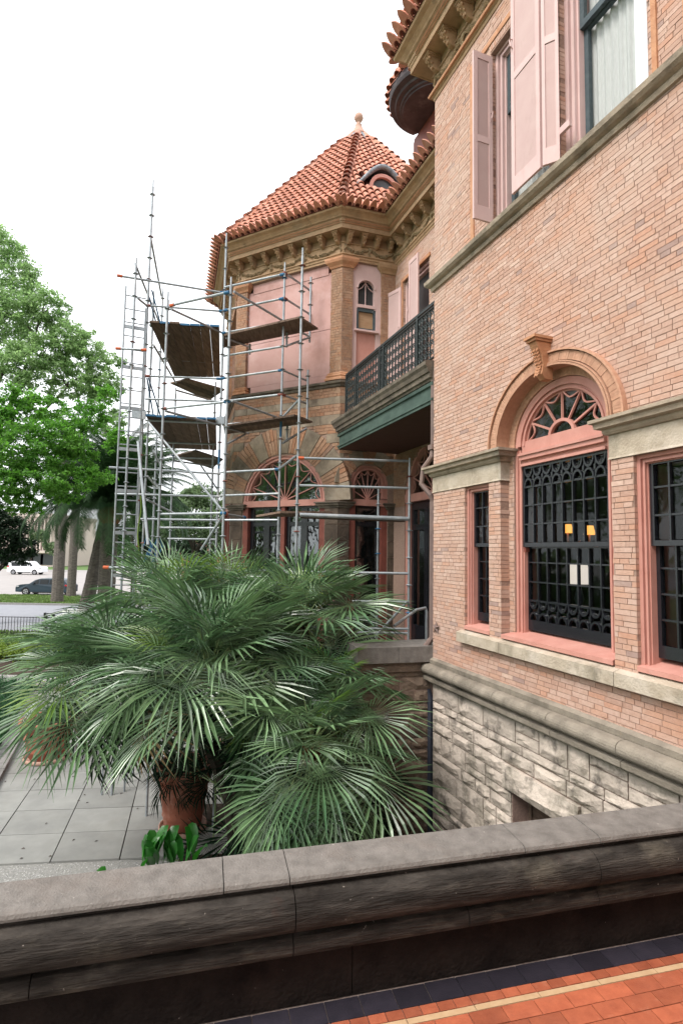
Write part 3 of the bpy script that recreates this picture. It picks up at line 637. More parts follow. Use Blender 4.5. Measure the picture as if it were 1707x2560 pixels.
# side windows
for (a, c, nm, lb) in ((.665, 1.10, 'window', 'narrow side window left of the arched window'), (2.812, 3.247, 'window', 'side window right of the arched window')):
    wn = wempty(nm, MW.p((a + c) / 2, .95, -.1), lb)
    b = stepframe(MW, a, c, .99, 2.484, [(.03, -.3, -.028), (.016, -.3, -.05), (.014, -.3, -.036), (.008, -.3, -.06)]); part('frame', b, M['pinkpaint'], wn)
    u0, u1 = a + .068, c - .068; um = (u0 + u1) / 2; dd = -.09
    for nn, zs, dx, r0, r1 in (('upper_sash', [1.868, 2.045, 2.243, 2.405], dd, 1.83, 2.43), ('lower_sash', [1.137, 1.314, 1.493, 1.674, 1.83], dd - .045, 1.05, 1.832)):
        b = MB(); e = .03; b.box(MW, u0, u0 + e, r0, r1, dx - .02, dx + .02); b.box(MW, u1 - e, u1, r0, r1, dx - .02, dx + .02)
        b.box(MW, u0 + e, u1 - e, r0, zs[0], dx - .019, dx + .021); b.box(MW, u0 + e, u1 - e, zs[-1], r1, dx - .019, dx + .021)
        uu = [u0 + e, um, u1 - e]; sash_grid(b, MW, uu, zs, dx, .014, .04); part(nn, b, M['sash'], wn); panes(MW, uu, zs, dx - .002, wn, M['glass'])
    b = MB(); b.box8([MW.p(a + .002, .95, -.3), MW.p(c - .002, .95, -.3), MW.p(c - .002, 1.05, -.3), MW.p(a + .002, 1.05, -.3), MW.p(a + .002, .95, .015), MW.p(c - .002, .95, .015), MW.p(c - .002, .985, .015), MW.p(a + .002, .985, .015)]); part('sill', b, M['pinkpaint'], wn)
# upper windows
for (a, c, lb, cur) in ((1.16, 2.03, 'upper window half hidden by open shutters', False), (2.15, 3.02, 'upper window with white lace curtain and bare jamb', True)):
    wn = wempty('window', MW.p((a + c) / 2, 5.15, -.1), lb)
    b = stepframe(MW, a, c, 5.14, 7.118, [(.045, -.3, -.055), (.025, -.3, -.085), (.03, -.3, -.065), (.02, -.3, -.10)]); part('frame', b, M['palepink'], wn)
    u0, u1 = a + .12, c - .12; 
    for nn, z0, z1, dx in (('upper_sash', 6.36, 7.0, -.135), ('lower_sash', 5.15, 6.40, -.18)):
        b = MB(); e = .045; b.box(MW, u0, u0 + e, z0, z1, dx - .02, dx + .02); b.box(MW, u1 - e, u1, z0, z1, dx - .02, dx + .02); b.box(MW, u0 + e, u1 - e, z0, z0 + .06, dx - .019, dx + .021); b.box(MW, u0 + e, u1 - e, z1 - .05, z1, dx - .019, dx + .021)
        part(nn, b, M['sash2'], wn); b = MB(); b.quad(MW.p(u0 + e, z0 + .06, dx), MW.p(u1 - e, z0 + .06, dx), MW.p(u1 - e, z1 - .05, dx), MW.p(u0 + e, z1 - .05, dx)); part('pane', b, M['glass_clear'], wn, fix=False)
    b = MB(); n_ = 40
    for k in range(n_):
        x0 = u0 + (u1 - u0) * k / n_; x1 = u0 + (u1 - u0) * (k + 1) / n_; d0 = -.225 + .012 * math.sin(k * 1.3); d1 = -.225 + .012 * math.sin((k + 1) * 1.3)
        b.quad(MW.p(x0, 5.16, d0), MW.p(x1, 5.16, d1), MW.p(x1, 7.0, d1), MW.p(x0, 7.0, d0))
    part('curtain', b, M['curtain'], wn, smooth=True, fix=False)
    if cur: b = MB(); b.box(MW, c - .10, c + .002, 5.155, 7.1, -.06, .012); part('jamb_board', b, M['white'], wn)
# louvred shutters
def shutter(fr, u0, u1, z0, z1, label=None, th=.026, mid=.48, louv=True, hw=True):
    e = wempty('shutter', fr.p((u0 + u1) / 2, z0), label); b = MB(); s_ = min(.048, (u1 - u0) * .2)
    b.box(fr, u0, u0 + s_, z0, z1, 0, th); b.box(fr, u1 - s_, u1, z0, z1, 0, th); zm = z0 + (z1 - z0) * mid
    for q0, q1 in ((z0, z0 + .15), (zm - .035, zm + .035), (z1 - .07, z1)): b.box(fr, u0 + s_, u1 - s_, q0, q1, .001, th - .001)
    part('shutter_frame', b, M['palepink'], e); b = MB()
    for q0, q1 in ((z0 + .15, zm - .035), (zm + .035, z1 - .07)):
        n_ = int((q1 - q0) / .019)
        for k in range(n_):
            z = q0 + (q1 - q0) * k / n_; b.box8([fr.p(u0 + s_, z, .004), fr.p(u1 - s_, z, .004), fr.p(u1 - s_, z + .005, .004), fr.p(u0 + s_, z + .005, .004), fr.p(u0 + s_, z - .004, th - .010), fr.p(u1 - s_, z - .004, th - .010), fr.p(u1 - s_, z + .013, th - .007), fr.p(u0 + s_, z + .013, th - .007)])
    part('louvres', b, M['palepink'], e, kind='stuff')
    if hw:
        b = MB(); z = z0 + (z1 - z0) * .6; uu = u0 + s_ * .5; b.path([fr.p(uu, z, th), fr.p(uu + .01, z + .01, th + .03), fr.p(uu, z + .08, th + .035), fr.p(uu, z + .1, th)], .006, 5); part('hook', b, M['palepink'], e)
    return e
shutter(Frame(MW.p(1.185, 0, .02), MW.n, MW.a), 0, .235, 5.18, 7.02, 'shutter standing straight out from the wall')
shutter(MW.off(.115), 1.66, 2.05, 5.17, 7.6, 'pale shutter leaf hanging open in front of the window')
sa = (MW.p(2.17, 0, .03) - MW.p(2.058, 0, .118)); shutter(Frame(MW.p(2.06, 0, .118), sa, Vector((-sa.y, sa.x, 0)) if Vector((-sa.y, sa.x, 0)).dot(MW.n) > 0 else Vector((sa.y, -sa.x, 0))), 0, sa.length, 5.17, 7.6, 'folded shutter leaf against the pier', hw=False)
b = MB(); b.box(MW, 2.12, 2.30, 5.40, 5.46, .02, .05); mpart('shutter_stay', b, M['palepink'])

# ---- dark room behind the windows with its lit lamps
b = MB(); rm = [(-.36, -3.4)]
b.box(MW, .3, 4.5, .0, 3.75, -3.44, -3.4); b.box(MW, .25, .3, 0, 3.75, -3.4, -.36); b.box(MW, 4.5, 4.55, 0, 3.75, -3.4, -.36); b.box(MW, .25, 4.55, -.05, 0, -3.4, -.36); b.box(MW, .25, 4.55, 3.75, 3.8, -3.4, -.36)
mpart('room', b, M['dark'])
b = MB(); b.box(MW, .3, 4.5, 5.0, 7.4, -1.84, -1.8); b.box(MW, .25, 4.55, 7.4, 7.45, -1.8, -.36); mpart('upper_room', b, M['curtain'])
def lamp_at(x, y, dd):
    u, z = MW.px(x, y, dd); return MW.p(u, z, dd)
for (x, y, lb) in ((1418, 1322, 'lit amber wall lamp seen through the arched window, farther left'), (1472, 1326, 'lit amber wall lamp seen through the arched window, farther right')):
    c = lamp_at(x, y, -1.6); t = thing('wall_lamp', lb, 'lamp', c, 'lit wall lamps in the dark room'); 
    b = MB(); b.lathe(c, [(.05, -.05), (.066, -.05), (.045, .055)], 14); part('lamp_shade', b, M['sconce'], t, smooth=True)
    b = MB(); b.tube(c + Vector((0, 0, -.16)), c + Vector((0, 0, -.04)), .012, 8); b.path([c + Vector((0, 0, -.16)), c - MW.n * .10 + Vector((0, 0, -.20)), c - MW.n * .20 + Vector((0, 0, -.14))], .008, 6); part('lamp_arm', b, M['terra'], t)
c = lamp_at(1446, 1436, -1.1); t = thing('table_lamp', 'lamp with a lit white shade behind the lower lattice sash', 'lamp', c)
b = MB(); b.lathe(c, [(.02, -.10), (.125, -.10), (.085, .115)], 20); part('lamp_shade', b, M['shade'], t, smooth=True)
b = MB(); b.lathe(c, [(.001, -.42), (.08, -.42), (.07, -.40), (.025, -.36), (.05, -.26), (.02, -.12), (.018, .0)], 14); part('lamp_base', b, M['sash2'], t, smooth=True)

# ================================================================== TOWER AND WING
random.seed(21)
tw = MB()
# upper storey of the tower: corner piers and pilasters of small bricks, board panel, narrow window
fo = [Rect(.243, 2.259, 4.96, 7.41)]
brick_wall(FF, 0, FL, 4.96, 7.30, fo, tw, key='brick2', bl=(.15, .08), pitch=.05)
ro = [Rect(.205, .79, 4.96, 7.41)]
brick_wall(RF, 0, JU + .1, 4.96, 7.30, ro, tw, key='brick2', bl=(.15, .08), pitch=.05)
lo = [Rect(.30, 2.2, 4.96, 7.15)]
brick_wall(LF, 0, FL, 4.96, 7.30, lo, tw, key='brick2', bl=(.15, .08), pitch=.06)
for fr, a, c in ((FF, 0, FL), (RF, 0, JU + .1), (LF, 0, FL)): tw.box(fr, a, c, 7.30, 8.1, -.3, -.002); tw.box(fr, a, c, 4.84, 4.96, -.3, -.002)
# lower storey: bands of brick and stone round the arches
band = [(4.84, 4.66, 'b'), (4.66, 4.52, 's'), (4.52, 4.32, 'b'), (4.32, 4.14, 's'), (4.14, 3.96, 'b'), (3.96, 3.78, 's'), (3.78, 3.58, 'b'), (3.58, 3.40, 's'), (3.40, 3.20, 'b'), (3.20, 3.02, 's'), (3.02, 2.86, 'b'), (2.86, 2.67, 's')]
def stone_course(fr, u0, u1, z0, z1, ops, m, ls=(.28, .55), d=.006):
    for a, b_ in solid(u0, u1, (z0 + z1) / 2, ops):
        x = a
        while x < b_ - .02:
            ln = random.uniform(*ls)
            if b_ - x - ln < .15: ln = b_ - x
            b = MB(); b.box(fr, x + .004, x + ln - .004, z0 + .004, z1 - .004, -.06, d + random.uniform(0, .006)); part('band_stone', b, M['bandstone'], mansion); x += ln
fan_ops = {id(FF): [Arch(1.255, 2.70, 1.52, 1.0)], id(RF): [Arch(.583, 3.03, .68, 1.0), Rect(-.02, 1.3, 2.6, 3.03)], id(LF): [Arch(1.25, 2.70, 1.3, 1.0)]}
core_ops = {id(FF): [Arch(1.255, 2.70, .955), Rect(.30, 2.21, 0, 2.70)], id(RF): [Arch(.583, 3.03, .375), Rect(.208, .958, 0, 3.03)], id(LF): [Arch(1.25, 2.70, .955), Rect(.30, 2.21, 0, 2.70)]}
for fr, a, c in ((FF, 0, FL), (RF, 0, JU + .1), (LF, 0, FL)):
    for z1, z0, k in band:
        if k == 'b': brick_wall(fr, a, c, z0, z1, fan_ops[id(fr)], tw, key='brick2', bl=(.19, .09), pitch=.06, mk_back=False)
        else: stone_course(fr, a, c, z0, z1, fan_ops[id(fr)], M['limestone'])
    n_ = 60
    for i in range(n_):
        z0 = -2.5 + 7.34 * i / n_; z1 = -2.5 + 7.34 * (i + 1) / n_
        for q0, q1 in solid(a, c, (z0 + z1) / 2, core_ops[id(fr)]): tw.box(fr, q0, q1, z0, z1, -.3, -.006)
for fr, cu, cz, r0, r1, n_ in ((FF, 1.255, 2.70, .965, 1.50, 13), (LF, 1.25, 2.70, .965, 1.28, 13), (RF, .583, 3.03, .385, .66, 7)):
    for k in range(n_):
        a0 = math.pi * k / n_; a1 = math.pi * (k + 1) / n_
        if k % 2 == 0:
            b = MB(); b.arc(fr, cu, cz, r0, r1, -.1, .012, a0 + .006, a1 - .006, 3); part('voussoir', b, M['bandstone'], mansion)
        else:
            m_ = 4
            for q in range(m_):
                e0 = a0 + (a1 - a0) * q / m_ + .004; e1 = a0 + (a1 - a0) * (q + 1) / m_ - .004
                rm = random.uniform(.45, .6) * (r1 - r0) + r0
                for s0, s1 in ((r0, rm - .004), (rm + .004, r1)):
                    b = MB(); b.arc(fr, cu, cz, s0, s1, -.1, .006 + random.uniform(0, .005), e0, e1, 1); part('arch_brick', b, M['brick2'], mansion)
mpart('tower_wall', tw, M['mortar'])
# dark rusticated piers under the imposts, imposts
for fr, a, c in ((FF, .0, .285), (FF, 2.225, 2.5), (RF, .0, .20), (RF, .965, 1.25), (LF, 0, .29)):
    z = 2.56
    while z > .05:
        h = .30; b = MB(); b.box(fr, a + .002, c - .002, z - h + .008, z - .004, -.08, .012 + random.uniform(0, .008)); part('pier_stone', b, M['shade_grime'], mansion); z -= h
ipf = [(0, 2.56), (.03, 2.565), (.04, 2.60), (.07, 2.61), (.075, 2.645), (.10, 2.655), (.10, 2.675), (0, 2.68)]
mpart('impost', rsweep([FF.p(.385, 0, -.1), FF.p(.385, 0), FF.p(0, 0), RF.p(.20, 0), RF.p(.20, 0, -.1)], ipf), M['moulding_dark'])
mpart('impost', rsweep([RF.p(.962, 0, -.1), RF.p(.962, 0), RF.p(1.18, 0)], ipf), M['moulding_dark'])
mpart('impost', rsweep([LF.p(.3, 0, -.1), LF.p(.3, 0), FF.p(FL, 0), FF.p(2.215, 0), FF.p(2.215, 0, -.1)], ipf), M['moulding_dark'])
# string course of the tower
tsp = [(0, 4.84), (.03, 4.845), (.04, 4.87), (.035, 4.885), (.075, 4.90), (.085, 4.935), (.05, 4.955), (0, 4.96)]
mpart('tower_string_course', rsweep([T3, T2, T1, RF.p(JU + .1, 0)], tsp), M['moulding_dark'])
# terracotta caps and bases of the pilasters
cap = [(0, 7.16), (.02, 7.165), (.035, 7.20), (.085, 7.255), (.10, 7.30), (.10, 7.335), (.06, 7.36), (0, 7.365)]
bas = [(0, 4.962), (.075, 4.965), (.075, 5.0), (.045, 5.025), (.06, 5.05), (.03, 5.08), (.035, 5.10), (0, 5.13)]
for pf, nm in ((cap, 'pilaster_cap'), (bas, 'pilaster_base')):
    mpart(nm, rsweep([FF.p(.245, 0, -.08), FF.p(.245, 0), T1, RF.p(.20, 0), RF.p(.20, 0, -.08)], pf), M['terra'])
    mpart(nm, rsweep([LF.p(.3, 0, -.08), LF.p(.3, 0), T2, FF.p(2.256, 0), FF.p(2.256, 0, -.08)], pf), M['terra'])
    mpart(nm, rsweep([RF.p(.80, 0, -.08), RF.p(.80, 0), RF.p(JU + .02, 0)], pf), M['terra2'])
# pink board closing the big opening
mpart('board_panel', MB().box(FF, .335, 2.15, 7.10, 7.30, -.12, -.045), M['boardpink'])
mpart('board_panel', MB().box(FF, .25, 2.252, 6.02, 7.135, -.12, -.055), M['boardpink'])
mpart('board_panel', MB().box(FF, .25, 2.252, 5.12, 6.012, -.12, -.058), M['boardpink'])
mpart('board_panel', MB().box(FF, .34, 2.16, 4.962, 5.115, -.12, -.056), M['boardpink'])
mpart('board_backing', MB().box(FF, .24, 2.26, 4.96, 7.41, -.3, -.13), M['dark'])
# entablature: architrave, frieze with swags, brackets, corona, gutter
def entab(path, zb, name_sfx=''):
    mpart('architrave', rsweep(path, [(0, zb - .10), (.015, zb - .10), (.02, zb - .06), (.035, zb - .055), (.04, zb - .02), (.06, zb - .01), (.06, zb + .005), (0, zb + .008)]), M['terra2'])
    mpart('frieze', rsweep(path, [(0, zb + .008), (.012, zb + .01), (.012, zb + .22), (.03, zb + .225), (.03, zb + .24), (.0, zb + .245)]), M['terra2'])
    mpart('corona', rsweep(path, [(0, zb + .245), (.0, zb + .39), (.215, zb + .392), (.22, zb + .385), (.235, zb + .385), (.235, zb + .465), (.245, zb + .47), (.25, zb + .50), (.262, zb + .505), (.262, zb + .555), (.285, zb + .57), (.0, zb + .575)]), M['terra2'])
    mpart('gutter_cove', rsweep(path, [(0, zb + .575), (.285, zb + .577), (.30, zb + .60), (.345, zb + .64), (.40, zb + .665), (.41, zb + .70), (0, zb + .70)]), M['terra2'])
    b = MB()                                                    # fine fluting on the corona fascia
    for i in range(len(path) - 1):
        a, c = path[i], path[i + 1]; t = (c - a); Ln = t.length; t.normalize(); nn = Vector((t.y, -t.x, 0)); fr = Frame(a, t, nn)
        for z in (.478, .486): b.box(fr, -.05, Ln + .05, zb + z, zb + z + .004, .245, .2565)
        for z in (.512, .525, .538): b.box(fr, -.05, Ln + .05, zb + z, zb + z + .006, .255, .268)
    mpart('fascia_reed', b, M['terra'], kind='stuff')
def bracket_mesh():
    fr = Frame((0, 0), Vector((1, 0, 0)), Vector((0, 1, 0))); b = MB()
    b.box(fr, -.065, .065, -.035, 0, 0, .19); b.box(fr, -.055, .055, -.055, -.037, 0, .175)
    pr = [(-.055, .16), (-.10, .165), (-.13, .13), (-.16, .105), (-.20, .10), (-.235, .06), (-.245, .03)]
    vs = []; fs = []
    for i, (z, d_) in enumerate(pr):
        wd = .048 - .016 * i / 6; vs += [fr.p(-wd, z, 0), fr.p(wd, z, 0), fr.p(wd * .8, z, d_), fr.p(-wd * .8, z, d_)]
    for i in range(len(pr) - 1):
        for e in range(4): fs.append((i * 4 + e, i * 4 + (e + 1) % 4, i * 4 + 4 + (e + 1) % 4, i * 4 + 4 + e))
    n0 = (len(pr) - 1) * 4; fs += [(0, 1, 2, 3), (n0 + 3, n0 + 2, n0 + 1, n0)]; b.add(vs, fs)
    for (x, y, z, r) in ((-.035, .155, -.085, .022), (.035, .155, -.085, .022), (0, .165, -.08, .024), (-.028, .12, -.15, .017), (.028, .12, -.15, .017), (0, .105, -.205, .02), (0, .145, -.12, .016)):
        b.path([Vector((x, y - r, z)), Vector((x, y, z - r * .5)), Vector((x, y + r * .8, z))], [r * .7, r, r * .4], 6)
    return b.mesh('bracket', M['terra2'])
BM_ = bracket_mesh()
def put_brackets(fr, u0, u1, n_, zt):
    for k in range(n_):
        u = u0 + (u1 - u0) * k / (n_ - 1); q = fr.p(u, zt, .012)
        inst('bracket', BM_, mansion, Matrix(((fr.a.x, fr.n.x, 0, q.x), (fr.a.y, fr.n.y, 0, q.y), (0, 0, .80, q.z), (0, 0, 0, 1))))
def swag_row(fr, u0, u1, zb, n_, b):
    for k in range(n_):
        a = u0 + (u1 - u0) * k / n_; c = u0 + (u1 - u0) * (k + 1) / n_; w_ = c - a
        for i in range(34):
            t = i / 33; u = a + w_ * (.08 + .84 * t); z = zb + .150 - .085 * math.sin(math.pi * t) ; th = .012 + .018 * math.sin(math.pi * t)
            for q in range(2):
                r = random.uniform(.015, .026); p_ = fr.p(u + random.uniform(-.01, .01), z + random.uniform(-th, th), .018 + random.uniform(0, .02)); 
                b.add([p_ + fr.a * r, p_ - fr.a * r, p_ + Vector((0, 0, r)), p_ - Vector((0, 0, r)), p_ + fr.n * r, p_ - fr.n * r], [(0, 2, 4), (2, 1, 4), (1, 3, 4), (3, 0, 4), (2, 0, 5), (1, 2, 5), (3, 1, 5), (0, 3, 5)])
        for s_ in (a + w_ * .02, a + w_ * .98):                  # ribbon drops
            b.path([fr.p(s_, zb + .20, .02), fr.p(s_ + .02, zb + .14, .035), fr.p(s_ - .015, zb + .09, .03), fr.p(s_ + .01, zb + .03, .02)], [.012, .018, .014, .004], 5)
        for i in range(16):
            u = random.uniform(a, c); z = zb + random.choice((.05, .20)) + random.uniform(-.012, .012); r = .009; p_ = fr.p(u, z, .02)
            b.add([p_ + fr.a * r, p_ - fr.a * r, p_ + Vector((0, 0, r)), p_ - Vector((0, 0, r)), p_ + fr.n * r], [(0, 2, 4), (2, 1, 4), (1, 3, 4), (3, 0, 4)])
ZT, ZW, ZM = 7.41, 7.45, 7.62
WWr = Frame(WW.o, WW.a, WW.n)
tower_path = [T3 + nL * 0, T2, T1, RF.p(JU, 0), WW.p(0, 0)]
entab([Vector((q.x, q.y, 0)) for q in tower_path], ZT)
entab([MW.p(0, 0, -1.0), MW.p(0, 0), MW.p(4.6, 0)], ZM)
put_brackets(FF, .09, FL - .09, 8, ZT + .39); put_brackets(RF, .10, JU - .14, 4, ZT + .39); put_brackets(LF, .09, FL - .1, 8, ZT + .39)
put_brackets(WW, JS + .30, -.12, 10, ZT + .39); put_brackets(MW, .10, 4.4, 13, ZM + .39)
b = MB(); swag_row(FF, .02, FL - .02, ZT, 3, b); swag_row(RF, .02, JU - .05, ZT, 2, b); swag_row(WW, JS + .02, -.02, ZT, 5, b); swag_row(LF, .02, FL, ZT, 3, b); swag_row(MW, .02, 4.5, ZM, 7, b)
mpart('garland', b, M['swag'], kind='stuff', fix=False)
mpart('bead', rsweep([MW.p(0, 0, -.5), MW.p(0, 0), MW.p(4.6, 0)], [(.0, ZM - .045), (.065, ZM - .04), (.07, ZM - .015), (0, ZM - .012)]), M['terra'])
# ---- roofs
AP = Vector((TC.x, TC.y, 12.56)); ZE = ZT + .70; apo = (FL / 2) * (1 + 2 ** .5)
def tile_mesh(eave=False):
    b = MB(); n_ = 6; r0, r1, Lt = .064, .052, .275; vs = []
    for y, r in ((0, r0), (Lt, r1)): vs += [Vector((-math.cos(math.pi * i / n_) * r, y, math.sin(math.pi * i / n_) * r * 1.05 + (.028 if y == 0 else 0))) for i in range(n_ + 1)]
    b.add(vs, [(i, i + 1, n_ + 2 + i, n_ + 1 + i) for i in range(n_)])
    b.add([Vector((-math.cos(math.pi * i / n_) * r0 * k, .002, math.sin(math.pi * i / n_) * r0 * 1.05 * k + .028)) for k in (1, .8) for i in range(n_ + 1)], [(i, i + 1, n_ + 2 + i, n_ + 1 + i) for i in range(n_)])
    if eave:
        b2 = MB(); pts = []; hh = .25; m_ = 8
        for i in range(m_ + 1): t = i / m_; pts.append(((-1 + t) * .092 if False else -.092 * (1 - t) ** .7, hh * t))
        L_ = [(-.056, -.02), (-.064, .045), (-.058, .105), (-.036, .16), (0, .195)]; out = L_ + [(-x, z) for x, z in L_[::-1][1:]]
        inn = [(-.040, -.02), (-.042, .02), (-.027, .045), (0, .056), (.027, .045), (.042, .02), (.040, -.02)]
        def P(x, z, y): return Vector((x, y - z * .28, z))
        for y in (-.02, .004):
            vs = [P(x, z, y) for x, z in out] + [P(x, z, y) for x, z in inn]; no = len(out)
            fs = [(0, 1, no + 1, no), (1, 2, no + 1), (2, no + 2, no + 1), (2, 3, no + 2), (3, 4, no + 3, no + 2), (4, 5, no + 4, no + 3), (5, 6, no + 4), (6, no + 5, no + 4), (6, 7, no + 5), (7, 8, no + 6, no + 5)]
            b.add(vs, fs)
        b.add([P(x, z, y) for y in (-.02, .004) for x, z in out], [(i, i + 1, len(out) + i + 1, len(out) + i) for i in range(len(out) - 1)])
        b.mi = 1; b.add([P(x, z, .02) for x, z in inn], [tuple(range(7))]); b.mi = 0
    return b.mesh('roof_tile' if not eave else 'eave_tile', [M['tile'], M['tile_dark']], fix=False)
TM_, EM_ = tile_mesh(), tile_mesh(True)
tiles = []
def roof_face(A, B, P, spacing=.150, row=.235, eave=True, maxrows=99, holes=None, full=False):
    e = (B - A).normalized(); W_ = (B - A).length; mid = (A + B) / 2; s_ = (P - mid)
    s_ = (s_ - e * s_.dot(e)); H = s_.length; s_.normalize(); n_ = e.cross(s_); 
    if n_.z < 0: n_ = -n_
    nc = int(W_ / spacing); 
    for c in range(nc + 1):
        x = (c - nc / 2) * spacing; lim = H if full else min(H - .50, H * (1 - abs(x) / (W_ / 2)) + .04)
        r = 0
        while r * row < lim - .05 and r < maxrows:
            q = mid + e * x + s_ * (r * row + .02) + n_ * .012
            if holes and holes(q): r += 1; continue
            j = random.uniform(-.006, .006); sc = min(1, .75 + .25 * (1 if lim - r * row > .25 else (lim - r * row) / .25))
            tiles.append((q + e * j, e, s_, n_, r == 0 and eave, sc)); r += 1
        if eave:
            pass
    return e, s_, n_, H
eo = .43
def octv(ap_, z):
    R = ap_ / math.cos(math.pi / 8); a0 = math.degrees(math.atan2(nF.y, nF.x)) - 22.5
    return [Vector((TC.x + R * math.cos(R_(a0 + 45 * k)), TC.y + R * math.sin(R_(a0 + 45 * k)), z)) for k in range(8)]
ov = octv(apo + eo, ZE)
b = MB()
for k in range(8): b.add([ov[k], ov[(k + 1) % 8], AP], [(0, 1, 2)])
b.add(ov, [tuple(range(8))]); mpart('tower_roof', b, M['tile_dark'])
b = MB()
for k in range(8): b.tube(ov[k] + Vector((0, 0, .02)), AP + Vector((0, 0, .0)), .10, 8)
mpart('hip_bed', b, M['tile'], smooth=True)
# eyebrow dormer place on the right-hand slope
def fidx(n):
    best = 0; bv = -9
    for k in range(8):
        m_ = ((ov[k] + ov[(k + 1) % 8]) / 2 - Vector((TC.x, TC.y, ZE))).normalized()
        if m_.dot(n) > bv: bv = m_.dot(n); best = k
    return best
kF, kR, kL = fidx(nF), fidx(nR), fidx(nL); kL2 = fidx(hd(HF))
A_, B_ = ov[kR], ov[(kR + 1) % 8]; pn = (B_ - A_).cross(AP - A_).normalized()
rr = ray(953, 470); e0 = Vector((0, 0, EYE)); DQ = e0 + rr * ((A_ - e0).dot(pn) / rr.dot(pn))
for k, hl in ((kF, None), (kR, lambda q: abs((q - DQ).dot(dR)) < .50 and -.22 < (q.z - DQ.z) < .30), (kL, None), (kL2, None)):
    roof_face(ov[k], ov[(k + 1) % 8], AP, holes=hl)
# wing and main eaves with their slopes
def lean_roof(fr, u0, u1, ze, run=4.0, rise=3.2, nm='roof_slope'):
    A = fr.p(u0, ze, eo); B = fr.p(u1, ze, eo); P = fr.p((u0 + u1) / 2, ze + rise, eo - run)
    b = MB(); b.add([A, B, fr.p(u1, ze + rise, eo - run), fr.p(u0, ze + rise, eo - run)], [(0, 1, 2, 3)]); b.box(fr, u0, u1, ze - .03, ze - .002, -.3, eo - .03); mpart(nm, b, M['tile_dark'])
    roof_face(A, B, P, full=True, maxrows=7)
lean_roof(WW, JS - .2, -.02, ZT + .70)
lean_roof(MW, -.38, 4.6, ZM + .70)
A = MW.p(-.41, ZM + .70, .38); B = MW.p(-.41, ZM + .70, -2.2); roof_face(A, B, MW.p(1.5, ZM + 2.6, -.9), full=True, maxrows=4)
# hips
def hip(A, P):
    t = (P - A); Ln = t.length; t.normalize(); e = t.cross(Vector((0, 0, 1))).normalized(); n_ = e.cross(t); n_ = n_ if n_.z > 0 else -n_
    r = 0
    while r * .30 < Ln - .72:
        tiles.append((A + t * (.1 + r * .30) + n_ * .045, e * 1.25, t * 1.1, n_ * 1.15, False, 1)); r += 1
for k in (kF, (kF + 1) % 8, kR, (kR + 1) % 8, kL, (kL + 1) % 8): hip(ov[k], AP)
campos = Vector((0, 0, EYE)); 
order = sorted(range(len(tiles)), key=lambda i: (tiles[i][0] - campos).length * (1 if tiles[i][0].x < 2 else 1.2))
tone = random.Random(5)
sb = MB(); sb2 = MB(); cnt = 0; cnte = 0
tv = [v.co.copy() for v in TM_.vertices]; tf = [tuple(p.vertices) for p in TM_.polygons]; ev = [v.co.copy() for v in EM_.vertices]; ef = [(tuple(p.vertices), p.material_index) for p in EM_.polygons]
for i in order:
    q, e, s_, n_, ev_, sc = tiles[i]
    if ev_ and cnte < 300: 
        inst('eave_tile', EM_, mansion, Matrix(((e.x, s_.x, n_.x, q.x), (e.y, s_.y, n_.y, q.y), (e.z, s_.z, n_.z, q.z), (0, 0, 0, 1)))); cnte += 1; continue
    vis = q.x > -3 and (q.y > 9.2)
    if not ev_ and vis and cnt < 298:
        m_ = Matrix(((e.x, s_.x, n_.x, q.x), (e.y, s_.y, n_.y, q.y), (e.z, s_.z, n_.z, q.z), (0, 0, 0, 1))); inst('roof_tile', TM_, mansion, m_); cnt += 1; continue
    b0 = len(sb.v); sb.v.extend([tuple(q + e * v.x + s_ * v.y + n_ * v.z) for v in tv]); sb.f.extend([tuple(b0 + k for k in f) for f in tf]); sb.m.extend([0] * len(tf))
if sb.v: mpart('tile_field', sb, M['tile'], kind='stuff', fix=False)
# finial and lead cap
b = MB(); b.lathe((AP.x, AP.y, -.14), [(.50, 12.14), (.40, 12.30), (.26, 12.50), (.18, 12.62)], 16); mpart('lead_cap', b, M['lead'], smooth=True)
b = MB(); b.lathe((AP.x, AP.y, -.15), [(.27, 12.50), (.28, 12.53), (.19, 12.62), (.12, 12.76), (.075, 12.86), (.085, 12.88), (.055, 12.90), (.045, 12.97), (.085, 13.0), (.12, 13.07), (.10, 13.15), (.03, 13.19), (.02, 13.23), (.001, 13.24)], 16); mpart('finial', b, M['pot_pale'], smooth=True)
# eyebrow dormer
DF = Frame(DQ, dR, nR); z0 = DQ.z - .16
b = MB(); pts = []
for k in range(17):
    t = -1 + 2 * k / 16; z = z0 + .50 * math.cos(t * math.pi / 2) ** 1.3 if abs(t) < 1 else z0; pts.append(DF.p(t * .60, z + .01, .14))
b.path(pts, [.02 + .035 * math.cos((-1 + 2 * k / 16) * 1.4) for k in range(17)], 8)
vs = []; fs = []
for k in range(17):
    t = -1 + 2 * k / 16; z = pts[k].z; vs += [DF.p(t * .60, z, .12), DF.p(t * .60, z + .12, -.65)]
b.add(vs, [(2 * k, 2 * k + 1, 2 * k + 3, 2 * k + 2) for k in range(16)])
b.box8([DF.p(-.5, z0 - .10, .18), DF.p(.5, z0 - .10, .18), DF.p(.5, z0 - .08, .2), DF.p(-.5, z0 - .08, .2), DF.p(-.5, z0, .0), DF.p(.5, z0, .0), DF.p(.5, z0 + .03, 0), DF.p(-.5, z0 + .03, 0)])
mpart('dormer', b, M['lead'], smooth=True)
b = MB(); b.arc(DF, 0, z0 + .04, .24, .31, .0, .16, n=14); b.box(DF, -.31, .31, z0, z0 + .042, .0, .161); mpart('dormer_frame', b, M['pinkpaint'])
b = MB(); b.arc(DF, 0, z0 + .04, .0, .245, .0, .10, n=14); mpart('dormer_glass', b, M['facade_dark'])
